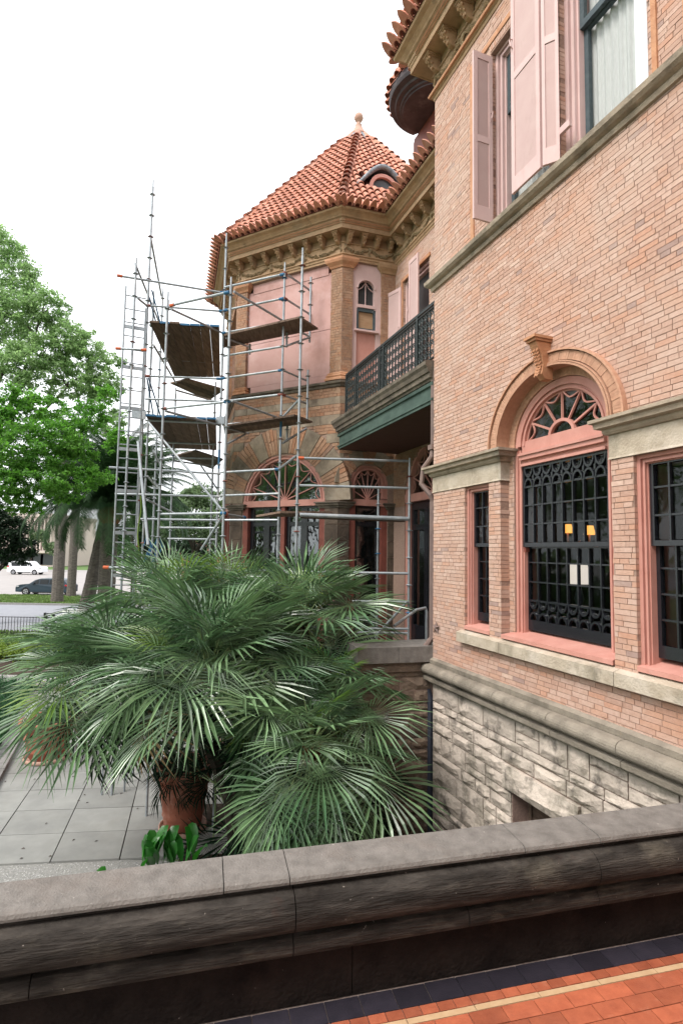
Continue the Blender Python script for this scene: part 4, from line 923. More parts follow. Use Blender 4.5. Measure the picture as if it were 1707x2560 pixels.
# round hood roof and the wall behind it
HR = .80; hs_ = -2.93 + HR; HC = WW.p(hs_, 0, -.05); a0 = math.atan2(-WW.a.y, -WW.a.x)
def hlathe(prof, n_=28):
    b = MB(); vs = []; k_ = len(prof); b_ = []
    ang0 = math.atan2(WW.a.y, WW.a.x)
    for i in range(n_ + 1):
        a = math.pi * i / n_; dr = WW.a * math.cos(a) + WW.n * math.sin(a)
        for r, z in prof: q = HC + dr * r; vs.append(Vector((q.x, q.y, z)))
    fs = [(i * k_ + q, (i + 1) * k_ + q, (i + 1) * k_ + q + 1, i * k_ + q + 1) for i in range(n_) for q in range(k_ - 1)]; b.add(vs, fs); return b
mpart('hood_eave', hlathe([(0.0, 9.50), (.56, 9.50), (.565, 9.52), (.60, 9.53), (.61, 9.56), (.68, 9.57), (.70, 9.60), (.78, 9.63), (.80, 9.68), (.80, 9.76), (.77, 9.80), (.70, 9.80)]), M['darkmetal'], smooth=False)
b = MB(); 
mpart('hood_roof', hlathe([(.78, 9.79), (.02, 11.25)]), M['tile_dark'])
for ring in range(7):
    r = .80 - ring * .11; z = 9.79 + (.78 - r) * 1.92; nn_ = max(4, int(math.pi * r / .14))
    for i in range(nn_):
        a = math.pi * (i + .5) / nn_; dr = WW.a * math.cos(a) + WW.n * math.sin(a); q = Vector((HC.x, HC.y, 0)) + dr * r; q.z = z
        s_ = (-dr * 1.0 + Vector((0, 0, 1.92))).normalized(); e = Vector((-dr.y, dr.x, 0)); n_ = e.cross(s_); n_ = n_ if n_.z > 0 else -n_
        inst('hood_tile', TM_, mansion, Matrix(((e.x * .95, s_.x, n_.x, q.x), (e.y * .95, s_.y, n_.y, q.y), (e.z, s_.z, n_.z, q.z), (0, 0, 0, 1))))
b = MB(); b.box(WW, -2.93, .0, 8.15, 9.497, -1.5, -.06); mpart('attic_wall', b, M['boardpink'])
b = MB(); b.box(WW, -2.85, .0, 8.9, 9.495, -.06, -.03); mpart('attic_panel', b, M['redwood'])

# ---- wing wall
wgo = [Rect(-3.16, -2.2, 5.0, 6.86), Arch(-2.15, 2.72, .92), Rect(-3.05, -1.25, 0, 2.72)]
wb = MB(); brick_wall(WW, JS, 0, 4.1, 7.45, wgo, wb, bl=(.2, .1)); brick_wall(WW, JS, 0, 2.6, 3.6, wgo, wb, key='brick2')
for i in range(50):
    z0 = -2.5 + 6.6 * i / 50; z1 = -2.5 + 6.6 * (i + 1) / 50
    for q0, q1 in solid(JS, 0, (z0 + z1) / 2, wgo): wb.box(WW, q0, q1, z0, z1, -.3, -.004)
wb.box(WW, JS, 0, 7.45, 8.1, -.3, -.004); mpart('wing_wall', wb, M['mortar'])
wn = wempty('window', WW.p(-2.7, 5.0, -.1), 'balcony window with pale shutters folded back')
b = stepframe(WW, -3.16, -2.2, 4.95, 6.86, [(.05, -.25, -.04), (.03, -.25, -.08), (.03, -.25, -.06)]); part('frame', b, M['palepink'], wn)
b = MB(); b.box(WW, -3.05, -2.31, 4.95, 6.75, -.20, -.14); part('sash', b, M['sash2'], wn); b = MB(); b.box(WW, -3.0, -2.36, 5.0, 6.7, -.139, -.13); part('pane', b, M['facade_dark'], wn)
b = MB(); b.box(WW, -3.22, -3.165, 5.0, 6.92, .004, .03); b.box(WW, -3.165, -2.15, 6.865, 6.92, .004, .03); mpart('window_border', b, M['terra'])
shutter(Frame(WW.p(-3.19, 0, .03), (WW.a * -1 + WW.n * .30), WW.n), 0, .50, 4.6, 6.78, 'pale balcony shutter on the left', mid=.3)
shutter(Frame(WW.p(-2.62, 0, .16), WW.a, WW.n), 0, .34, 4.6, 6.95, 'pale balcony shutter on the right', mid=.3)
# arched window and glazed door under the balcony
wn = wempty('window', WW.p(-2.15, 2.72, -.1), 'arched porch window with red spokes')
b = MB(); b.arc(WW, -2.15, 2.80, .80, .915, -.25, -.02, n=28); b.box(WW, -3.05, -1.25, 2.66, 2.80, -.25, .0); b.box(WW, -3.05, -2.97, 0, 2.66, -.25, -.02); b.box(WW, -1.35, -1.25, 0, 2.66, -.25, -.02); part('frame', b, M['pinkpaint'], wn)
b = MB()
for k in range(1, 8):
    a = math.pi * k / 8; b.path([WW.p(-2.15, 2.80, -.08), WW.p(-2.15 + .8 * math.cos(a), 2.80 + .8 * math.sin(a), -.08)], .014, 4)
for k in range(8):
    a0 = math.pi * k / 8; a1 = math.pi * (k + 1) / 8; b.path([WW.p(-2.15 + (.8 - .14 * math.sin(math.pi * t / 6)) * math.cos(a0 + (a1 - a0) * t / 6), 2.80 + (.8 - .14 * math.sin(math.pi * t / 6)) * math.sin(a0 + (a1 - a0) * t / 6), -.08) for t in range(7)], .011, 4)
part('fanlight_bars', b, M['pinkpaint'], wn)
b = MB(); b.arc(WW, -2.15, 2.80, .0, .81, -.13, -.12, n=24); part('fanlight_glass', b, M['glass2'], wn)
b = MB()
for (a, c) in ((-2.97, -2.45), (-2.45, -1.9), (-1.9, -1.35)): b.box(WW, a, a + .07, 0, 2.66, -.18, -.10); b.box(WW, c - .07, c, 0, 2.66, -.18, -.10); b.box(WW, a + .07, c - .07, 2.52, 2.66, -.179, -.101); b.box(WW, a + .07, c - .07, 2.16, 2.26, -.179, -.101); b.box(WW, a + .07, c - .07, 0, .5, -.179, -.101)
part('door_frame', b, M['sash'], wn)
for (a, c) in ((-2.9, -2.52), (-2.38, -1.97), (-1.83, -1.42)):
    for z0, z1 in ((.5, 1.05), (1.06, 1.6), (1.61, 2.16), (2.26, 2.52)): b = MB(); b.quad(WW.p(a, z0, -.14), WW.p(c, z0, -.14), WW.p(c, z1, -.142), WW.p(a, z1, -.142)); part('pane', b, M['glass2'], wn, fix=False)
# ---- tower windows and doors
def lunette(fr, cu, cz, R, zb, nsp, lab, stilt=0):
    wn = wempty('window', fr.p(cu, zb, -.1), lab)
    b = MB(); b.arc(fr, cu, cz, R - .045, R, -.25, -.01, n=30); b.arc(fr, cu, cz, R - .075, R - .045, -.25, -.04, n=30); b.arc(fr, cu, cz, R - .105, R - .075, -.25, -.02, n=30)
    if stilt: 
        for s_ in (-1, 1): b.box(fr, cu + s_ * R - (.105 if s_ > 0 else 0), cu + s_ * R + (.105 if s_ < 0 else 0), zb + .12, cz, -.25, -.02)
    b.box(fr, cu - R, cu + R, zb - .02, zb + .10, -.25, .0); part('frame', b, M['pinkpaint'], wn)
    b = MB(); hy = zb + .10; Ri = R - .10; ang = [math.pi * k / nsp for k in range(nsp + 1)]
    def rim(a):
        x = Ri * math.cos(a); z = cz + Ri * math.sin(a)
        if stilt and math.sin(a) < .25: z = cz + (a if a < 1 else math.pi - a) * .2
        return x, z
    for k in range(1, nsp):
        x, z = rim(ang[k]); b.path([fr.p(cu, hy, -.08), fr.p(cu + x, z, -.08)], .013, 4)
    if stilt: 
        for s_ in (-1, 1): b.path([fr.p(cu, hy, -.08), fr.p(cu + s_ * Ri, hy + .16, -.08)], .012, 4)
    for k in range(nsp):
        pts = []
        for t in range(8):
            a = ang[k] + (ang[k + 1] - ang[k]) * t / 7; x, z = rim(a); f = 1 - .16 * math.sin(math.pi * t / 7); pts.append(fr.p(cu + x * f, hy + (z - hy) * f, -.08))
        b.path(pts, .010, 4)
    part('fanlight_bars', b, M['pinkpaint'], wn)
    n_ = 22; b = MB(); rim_pts = [fr.p(cu + Ri * math.cos(math.pi * i / n_), max(cz + Ri * math.sin(math.pi * i / n_), hy), -.11) for i in range(n_ + 1)]
    if stilt: rim_pts = [fr.p(cu + Ri, hy, -.11)] + rim_pts + [fr.p(cu - Ri, hy, -.11)]
    b.add([fr.p(cu, hy, -.11)] + rim_pts, [(0, i, i + 1) for i in range(1, len(rim_pts))]); part('fanlight_glass', b, M['glass2'], wn, fix=False); return wn
def doors(fr, a, c, nleaf, wn, zt=2.64, post=.115, mull=.09):
    b = MB(); b.box(fr, a, a + post, 0, zt, -.25, -.012); b.box(fr, c - post, c, 0, zt, -.25, -.012)
    us_ = [a + post + (c - a - 2 * post) * k / nleaf for k in range(nleaf + 1)]
    for u in us_[1:-1]: b.box(fr, u - mull / 2, u + mull / 2, 0, zt, -.25, -.03)
    part('door_post', b, M['redwood'], wn)
    for k in range(nleaf):
        p0 = us_[k] + (mull / 2 if k else 0); p1 = us_[k + 1] - (mull / 2 if k < nleaf - 1 else 0); pm = (p0 + p1) / 2
        for l0, l1 in (((p0, pm), (pm, p1)) if nleaf > 1 else ((p0, p1),)):
            b = MB(); e = .07; b.box(fr, l0, l0 + e, 0, zt, -.17, -.11); b.box(fr, l1 - e, l1, 0, zt, -.17, -.11)
            for q0, q1 in ((0, .55), (2.24, 2.32), (zt - .06, zt)): b.box(fr, l0 + e, l1 - e, q0, q1, -.169, -.111)
            part('door_leaf', b, M['sash'], wn)
            for q0, q1 in ((.55, 1.08), (1.10, 1.64), (1.66, 2.24), (2.32, zt - .06)):
                t = random.uniform(-.004, .004); b = MB(); b.quad(fr.p(l0 + e, q0, -.14 + t), fr.p(l1 - e, q0, -.14 - t), fr.p(l1 - e, q1, -.14), fr.p(l0 + e, q1, -.14)); part('pane', b, M['glass2'], wn, fix=False)
wA = lunette(FF, 1.255, 2.70, .955, 2.64, 8, 'large half round fanlight over the tower doors'); doors(FF, .30, 2.21, 2, wA)
wB = lunette(RF, .583, 3.03, .375, 2.64, 6, 'small round headed fanlight over the single porch door', stilt=1); doors(RF, .208, .958, 1, wB)
wC = lunette(LF, 1.25, 2.70, .955, 2.64, 8, 'fanlight on the scaffolded side of the tower'); doors(LF, .30, 2.21, 2, wC)
# narrow window on the right tower face
wn = wempty('window', RF.p(.5, 5, -.1), 'narrow pink framed tower window with blue lower sash')
b = MB(); b.box(RF, .205, .30, 4.96, 7.30, -.2, -.035); b.box(RF, .69, .79, 4.96, 7.30, -.2, -.035)
for i in range(16):
    z0 = 6.82 + .48 * i / 16; z1 = z0 + .48 / 16; h = math.sqrt(max(.165 ** 2 - max(z0 - 6.82, 0) ** 2, 0)) if z0 < 6.985 else 0
    b.box(RF, .30, .49 - h, z0, z1, -.2, -.036); 
    if h > 0: b.box(RF, .49 + h, .69, z0, z1, -.2, -.036)
    else: b.box(RF, .49 - h, .69, z0, z1, -.2, -.036)
b.arc(RF, .49, 6.82, .165, .195, -.1, -.015, n=16); b.box(RF, .30, .325, 6.42, 6.82, -.2, -.037); b.box(RF, .655, .69, 6.42, 6.82, -.2, -.037); b.box(RF, .30, .69, 6.44, 6.50, -.2, -.03); b.box(RF, .25, .74, 5.955, 5.99, -.2, .02)
b.path([RF.p(.49, 6.5, -.09), RF.p(.49, 6.98, -.09)], .012, 4); b.path([RF.p(.33, 6.80, -.09), RF.p(.42, 6.86, -.09), RF.p(.49, 6.97, -.09), RF.p(.56, 6.86, -.09), RF.p(.65, 6.80, -.09)], .010, 4); part('frame', b, M['palepink'], wn)
b = MB(); b.box(RF, .31, .67, 6.45, 7.0, -.14, -.13); part('pane', b, M['facade_dark'], wn)
b = MB(); b.box(RF, .30, .345, 5.99, 6.44, -.12, -.05); b.box(RF, .645, .69, 5.99, 6.44, -.12, -.05); b.box(RF, .345, .645, 5.99, 6.04, -.119, -.051); b.box(RF, .345, .645, 6.37, 6.44, -.119, -.051); part('lower_sash', b, M['sash2'], wn)
b = MB(); b.box(RF, .345, .645, 6.04, 6.37, -.10, -.085); part('plywood', b, M['board'], wn)
b = MB(); b.box(RF, .30, .69, 4.96, 5.955, -.12, -.07); part('lower_panel', b, M['pinkpaint'], wn)
# left tower face opening
b = MB(); b.box(LF, .30, 2.2, 4.96, 7.15, -.22, -.18); mpart('boarded_opening', b, M['board']); b = MB()
for q in (.30, .42, .60): b.box(LF, q, q + .06, 4.96, 7.1, -.18, -.04)
mpart('opening_frame', b, M['pinkpaint'])
b = MB(); b.box(LF, 0, 2.4, 4.6, 4.64, -2.0, -.4); b.lathe((TC.x, TC.y, 0), [(2.4, 0), (2.4, 7.3)], 8); mpart('tower_core', b, M['dark'])
b = MB(); b.box(WW, -3.4, -.02, 0, 3.7, -1.2, -1.15); mpart('wing_core', b, M['dark'])

# ---- balcony
BS = -3.36
bp = [MW.p(BS, 0, -.55), MW.p(BS, 0, -.02), MW.p(-.03, 0, -.02)]
mpart('balcony_crown', rsweep(bp, [(0, 3.885), (.03, 3.89), (.035, 3.915), (.06, 3.925), (.065, 3.985), (.085, 3.99), (.10, 4.04), (.125, 4.075), (.13, 4.12), (.10, 4.135), (-.06, 4.14)]), M['moulding_dark'])
mpart('balcony_beam', rsweep(bp, [(0, 3.60), (.02, 3.60), (.02, 3.635), (.035, 3.64), (.035, 3.665), (.005, 3.675), (.005, 3.82), (.03, 3.83), (.035, 3.87), (0, 3.883)]), M['greenpaint'])
b = MB(); b.box(MW, BS, -.02, 3.605, 3.88, WD + .0, -.03); mpart('balcony_soffit', b, M['soffit']); b = MB(); b.box(MW, BS, -.02, 3.885, 4.135, WD, -.09); mpart('balcony_floor', b, M['moulding'])
RLF = MW.off(-.055); b = MB(); z0, z1 = 4.21, 4.90
for zz, w_ in ((z1, .022), (z1 - .045, .012), (z0, .014)): b.box(RLF, BS + .2, -.03, zz - w_ / 2, zz + w_ / 2, -.02, .02)
b.path([RLF.p(BS + .2, z1 + .02), RLF.p(-.03, z1 + .02)], .018, 8); mpart('railing_rail', b, M['iron'])
for u in (BS + .22, -2.67, -1.70, -1.58, -.52, -.05):
    b = MB(); b.box(RLF, u - .018, u + .018, 4.13, 4.89, -.022, .022); mpart('railing_post', b, M['iron'])
def baluster():
    fr = Frame((0, 0), Vector((1, 0, 0)), Vector((0, 1, 0))); b = MB(); h = z1 - z0 - .05
    b.box(fr, -.0075, .0075, 0, h, -.0075, .0075)
    for k in range(5):
        z = h * (k + .5) / 5; r = .030
        ring = [fr.p(math.cos(t) * r * .7, z + math.sin(t) * r, 0) for t in [2 * math.pi * i / 6 for i in range(7)]]
        b.path(ring, .009, 4, caps=False); b.path([fr.p(-.052, z, 0), fr.p(.052, z, 0)], .007, 4)
        for s_ in (-1, 1): b.path([fr.p(s_ * .012, z + .038, 0), fr.p(s_ * .036, z + .052, .005), fr.p(s_ * .046, z + .028, 0), fr.p(s_ * .030, z + .014, 0)], .007, 4)
    for k in range(1, 5): z = h * k / 5; b.add([fr.p(-.018, z, 0), fr.p(.018, z, 0), fr.p(0, z, .018), fr.p(0, z, -.018), fr.p(0, z + .02, 0), fr.p(0, z - .02, 0)], [(0, 2, 4), (2, 1, 4), (1, 3, 4), (3, 0, 4), (2, 0, 5), (1, 2, 5), (3, 1, 5), (0, 3, 5)])
    return b.mesh('baluster', M['iron'])
BLM = baluster(); nb_ = 31
for k in range(nb_):
    u = BS + .28 + (-.10 - BS - .28) * k / (nb_ - 1)
    if min(abs(u - q) for q in (-2.67, -1.70, -1.58, -.52)) < .03: u += .035
    q = RLF.p(u, z0, 0); inst('baluster', BLM, mansion, Matrix(((MW.a.x, MW.n.x, 0, q.x), (MW.a.y, MW.n.y, 0, q.y), (0, 0, 1, q.z), (0, 0, 0, 1))))
# downpipe at the corner of the house
b = MB(); pf = MW
b.path([pf.p(-.055, 4.0, -.02), pf.p(-.055, 3.05, -.02)], .032, 8); b.path([pf.p(-.055, 3.05, -.02), pf.p(-.055, 2.93, .0), pf.p(-.15, 2.80, .06), pf.p(-.16, 2.60, .08), pf.p(-.06, 2.46, .01), pf.p(-.055, 2.38, -.02)], .032, 8)
b.path([pf.p(-.055, 2.38, -.02), pf.p(-.055, .75, -.02), pf.p(-.12, .60, .06), pf.p(-.20, .50, .10)], .04, 8); b.box(pf, -.10, .0, 3.02, 3.08, -.06, .03); mpart('downpipe', b, M['downpipe'])
b = MB(); b.path([pf.p(-.20, .36, .03), pf.p(-.14, .16, -.0), pf.p(-.10, .0, -.02), pf.p(-.10, -2.4, -.02)], .042, 8); mpart('downpipe', b, M['darkpipe'])
b = MB(); c = MW.p(.10, .885, .02)                                 # iron star anchor
pts = []
for k in range(10):
    r = .085 if k % 2 == 0 else .032; a = math.pi / 2 + math.pi * k / 5; pts.append(c + MW.a * (r * math.cos(a)) + Vector((0, 0, r * math.sin(a))))
b.add([c + MW.n * .03] + pts, [(0, 1 + k, 1 + (k + 1) % 10) for k in range(10)]); mpart('wall_anchor', b, M['downpipe'], label='rusty star shaped wall anchor')
# ---- porch wall, cap, floor
dP = hd(14.2); nP_ = Vector((dP.y, -dP.x, 0)); PO = MW.p(-.14, 0, 0) 
PP = Frame(MW.p(-.10, 0, .0), dP * -1, nP_)
b = MB(); b.box(PP, -.3, .86, -.02, .45, -.5, 0); b.box(PP, -.3, 1.6, -2.5, -.02, -.5, 0); pwall = mpart('porch_wall', b, M['joint'])
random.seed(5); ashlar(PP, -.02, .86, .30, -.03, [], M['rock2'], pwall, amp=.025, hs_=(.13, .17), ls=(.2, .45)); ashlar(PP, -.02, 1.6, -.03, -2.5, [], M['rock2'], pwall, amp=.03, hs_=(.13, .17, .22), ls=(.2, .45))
for a_, c_ in ((-.2, .42), (.425, .92)):
    b = MB(); b.box(PP, a_, c_, .475, .655, -.40, .10); mpart('cap_stone', b, M['coping'])
b = MB(); b.sweep([PP.p(2.6, 0), PP.p(-.2, 0)][::-1] if False else [Vector((PP.p(.86, 0).x, PP.p(.86, 0).y, 0)), Vector((PP.p(-.2, 0).x, PP.p(-.2, 0).y, 0))], [(0, .30), (.02, .30), (.02, .34), (.05, .36), (.06, .42), (.04, .44), (.05, .472), (0, .472)]); mpart('cap_moulding', b, M['rock2'])
b = MB(); q0, q1 = PP.p(1.6, 0), PP.p(-.2, 0); b.box8([Vector((q.x, q.y, z)) for z in (-2.5, -.01) for q in (q0, q1, WW.p(-.2, 0), WW.p(JS - .5, 0))]); mpart('porch_floor', b, M['coping'])
b = MB(); q = PP.p(2.6, 0); e_ = FF.p(.9, 0, .3)
# hand rail on the porch
b = MB(); h0 = atY(1020, 1590, 8.1); 
b.path([atY(985, 1565, 7.6), atY(1040, 1525, 7.9), atY(1063, 1520, 8.0), atY(1066, 1530, 8.0), Vector((atY(1066, 1560, 8.0).x, 8.0, .0))], .022, 8); tag(part('handrail', b, M['steel'], None), 'bent grey tube handrail standing on the porch by the glazed door', 'handrail')

# ---- lay all bricks: the nearest 300 are bricks of their own, the rest one piece of brickwork per kind
UB = MB(); UB.box8([Vector(q) for q in ((0, 0, 0), (1, 0, 0), (1, 0, 1), (0, 0, 1), (0, 1, 0), (1, 1, 0), (1, 1, 1), (0, 1, 1))])
UBM = {k: UB.mesh('brick', M[k]) for k in ('brick', 'brick2')}
def bdist(i):
    fr, u0, u1, z0, z1, d0, d1, k = BR[i]; c = fr.p((u0 + u1) / 2, (z0 + z1) / 2, d1); 
    return (c - campos).length if (fr is MW and u1 < 3.22 and u1 - u0 > .08) else 99
near = sorted(range(len(BR)), key=bdist)[:300]; ns = set(near)
for i in near:
    fr, u0, u1, z0, z1, d0, d1, k = BR[i]; o = fr.p(u0, z0, d0); a = fr.a * (u1 - u0); n_ = fr.n * (d1 - d0)
    inst('brick', UBM[k], main_wall, Matrix(((a.x, n_.x, 0, o.x), (a.y, n_.y, 0, o.y), (0, 0, z1 - z0, o.z), (0, 0, 0, 1))))
for k in ('brick', 'brick2'):
    idx = [i for i in range(len(BR)) if i not in ns and BR[i][7] == k]; b = MB()
    for i in idx: fr, u0, u1, z0, z1, d0, d1, _ = BR[i]; b.box(fr, u0, u1, z0, z1, d0, d1)
    mpart('brickwork', b, M[k], kind='stuff', fix=False)
print('bricks', len(BR), 'tiles', len(tiles))

# ================================================================== TERRACE: parapet and tiled floor
PA = Vector((-.4607, 2.14265, 0)); PF = Frame(PA, hd(14.0), Vector((hd(14.0).y, -hd(14.0).x, 0)))
para = thing('parapet', 'blackened stone parapet with rounded moulding and pale coping along the tiled terrace', 'parapet', tuple(PA))
U0, U1 = -3.2, 4.6
def psweep(u0, u1, prof): b = MB(); q0, q1 = PF.p(u0, 0), PF.p(u1, 0); b.sweep([q0, q1], prof, caps=True); return b
def split(name, us_, prof, m, smooth=False):
    for i in range(len(us_) - 1):
        j = random.uniform(-.0015, .0015); pr = [(d + j if d > -.3 else d, z + j) for d, z in prof]
        part(name, psweep(us_[i] + .002, us_[i + 1] - .002, pr), m, para, smooth)
ju = PF.px(742, 2200, .1)[0]; jv = PF.px(1500, 2110, .1)[0]
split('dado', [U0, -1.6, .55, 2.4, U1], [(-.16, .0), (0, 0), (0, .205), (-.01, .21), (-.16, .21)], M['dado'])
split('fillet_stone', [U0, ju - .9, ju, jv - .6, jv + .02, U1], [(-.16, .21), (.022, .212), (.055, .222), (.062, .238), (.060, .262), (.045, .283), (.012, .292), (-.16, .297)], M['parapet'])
tp = [(-.16, .30), (.0, .301), (.02, .309)] + [(.028 + .074 * math.cos(a), .377 + .074 * math.sin(a) ) for a in [-1.25 + 2.45 * i / 12 for i in range(13)]] + [(.012, .447), (.008, .458), (-.16, .459)]
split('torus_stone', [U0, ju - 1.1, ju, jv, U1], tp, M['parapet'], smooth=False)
cps = [U0] + [PF.px(x, y, 0)[0] for x, y in ((560, 2172), (722, 2150), (1300, 2080), (1485, 2055))] + [U1]
split('coping_stone', cps, [(-.175, .464), (.026, .464), (.036, .470), (.038, .480), (.032, .492), (.018, .499), (-.155, .503), (-.175, .49)], M['coping'])
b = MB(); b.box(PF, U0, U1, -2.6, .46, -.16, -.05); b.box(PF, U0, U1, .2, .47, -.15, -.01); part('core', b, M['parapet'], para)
b = MB(); b.quad(PF.p(-6, -.006, -.02), PF.p(6, -.006, -.02), PF.p(6, -.006, 7), PF.p(-6, -.006, 7)); tf_ = struct('terrace_floor', b, M['grout'])
def ftile(u0, u1, d0, d1, m):
    b = MB(); h = random.uniform(-.0008, .0008); c = .0018
    b.box8([PF.p(u0 + c, -.005, d0 + c), PF.p(u1 - c, -.005, d0 + c), PF.p(u1 - c, -.005, d1 - c), PF.p(u0 + c, -.005, d1 - c), PF.p(u0 + c, h, d0 + c), PF.p(u1 - c, h, d0 + c), PF.p(u1 - c, h, d1 - c), PF.p(u0 + c, h, d1 - c)])
    part('floor_tile', b, m, tf_, fix=True)
u = -.4
while u < 2.6: ftile(u, u + .139, .006, .105, M['tile_black']); u += .139
u = -.4
while u < 2.6: ftile(u, u + .070, .105, .150, M['tile_red']); u += .070
u = -.4
while u < 2.6: ftile(u, u + .28, .150, .178, M['tile_cream']); u += .28
r = 0; d = .178
while d < .62:
    u = -.3 + (r % 2) * .07
    while u < 2.6: 
        if u > d * 1.2 - .3: ftile(u, u + .14, d, d + .072, M['tile_red'])
        u += .14
    d += .072; r += 1

# ================================================================== SCAFFOLDING
scf = thing('scaffold', 'galvanised tube scaffolding with timber decks wrapped round the corner tower', 'scaffolding', tuple(atZ(560, 1900, ZG)))
PRAD = .0205
cb = MB(); 
for k in range(8):
    a = 2 * math.pi * k / 8; c1 = Vector((math.cos(a), math.sin(a), 0)); c2 = Vector((math.cos(a + .785), math.sin(a + .785), 0)); r = .058 if k % 2 == 0 else .050; r2 = .050 if k % 2 == 0 else .058
    cb.add([c1 * .021 + Vector((0, 0, -.012)), c2 * .021 + Vector((0, 0, -.012)), c2 * r2, c1 * r, c1 * .021 + Vector((0, 0, .014)), c2 * .021 + Vector((0, 0, .014))], [(0, 1, 2, 3), (3, 2, 5, 4)])
CMESH = cb.mesh('collar', M['steel'])
CMB = CMESH.copy(); CMB.materials.clear(); CMB.materials.append(M['blue']); CMR = CMESH.copy(); CMR.materials.clear(); CMR.materials.append(M['redwood'])
stds = {}
def standard(key, x, y, Y, ytop, zbot=ZG, paint=None, sp=.43):
    q = atY(x, y, Y); top = atY(x, ytop, Y).z; stds[key] = q
    b = MB(); b.tube((q.x, q.y, zbot), (q.x, q.y, top - .14), PRAD, 10); b.tube((q.x, q.y, top - .14), (q.x, q.y, top), PRAD * .72, 8)
    o = part('standard', b, M['steel'], scf)
    z = top - .30 if True else 0
    while z > max(zbot, -.9) + .1:
        c = CMESH if random.random() < .82 else random.choice((CMB, CMR)); inst('collar', c, o, Matrix.Translation((q.x, q.y, z)) @ Matrix.Scale(1.0, 4)); z -= sp
    if paint:
        for y0, y1 in paint:
            z0, z1 = atY(x, y1, Y).z, atY(x, y0, Y).z; b = MB(); b.tube((q.x, q.y, z0), (q.x, q.y, z1), PRAD * 1.04, 10, caps=False); part('paint_band', b, M['blue'], o)
random.seed(3)
for a in (('P4', 575, 800, 8.4, 693), ('P1', 752, 850, 8.42, 620, -.0), ('P2', 709, 800, 9.62, 656, 0, [(1052, 1092)]), ('P5', 558, 850, 10.2, 583, ZG, [(1125, 1172)]), ('P8', 366, 850, 10.1, 450), ('P9', 332, 860, 9.6, 645),
          ('P10', 416, 850, 8.9, 730), ('P11', 380, 850, 10.45, 728), ('P12', 404, 820, 12.3, 715), ('P13', 439, 1000, 12.3, 970), ('P14', 538, 1000, 12.3, 955), ('P6', 1023, 1250, 8.55, 1145, 0), ('P7', 945, 1300, 9.4, 1218, 0)): standard(*a)
for k, x, y, Y, yt, yb in (('P3', 776, 760, 10.0, 693, 856), ('P3b', 769, 980, 10.0, 925, 1054), ('q1', 717, 850, 9.9, 828, 868), ('q2', 718, 1080, 9.9, 1058, 1105), ('q3', 625, 870, 10.4, 860, 886)):
    q = atY(x, y, Y); z1 = atY(x, yt, Y).z; z0 = atY(x, yb, Y).z; b = MB(); b.tube((q.x, q.y, z0), (q.x, q.y, z1), PRAD, 8); o = part('bracket_post', b, M['steel'], scf)
    for zz in (z1 - .12, z1 - .55): 
        if zz > z0: inst('collar', CMESH, o, Matrix.Translation((q.x, q.y, zz)))
def ledger(x0, y0, Y0, x1, y1, Y1, nm='ledger', r=PRAD, ends=None, m='steel'):
    a, c = atY(x0, y0, Y0), atY(x1, y1, Y1); 
    if nm == 'ledger': zz = (a.z + c.z) / 2; a.z = c.z = zz if abs(a.z - c.z) < .12 else zz; 
    b = MB(); b.tube(a, c, r, 8); o = part(nm, b, M[m], scf)
    if ends:
        for p_, cc in zip((a, c), ends):
            if cc: bb = MB(); t = (c - a).normalized() * (1 if p_ is a else -1); bb.tube(p_ - t * .02, p_ + t * .07, r * 1.35, 8); part('clamp', bb, M[cc], o)
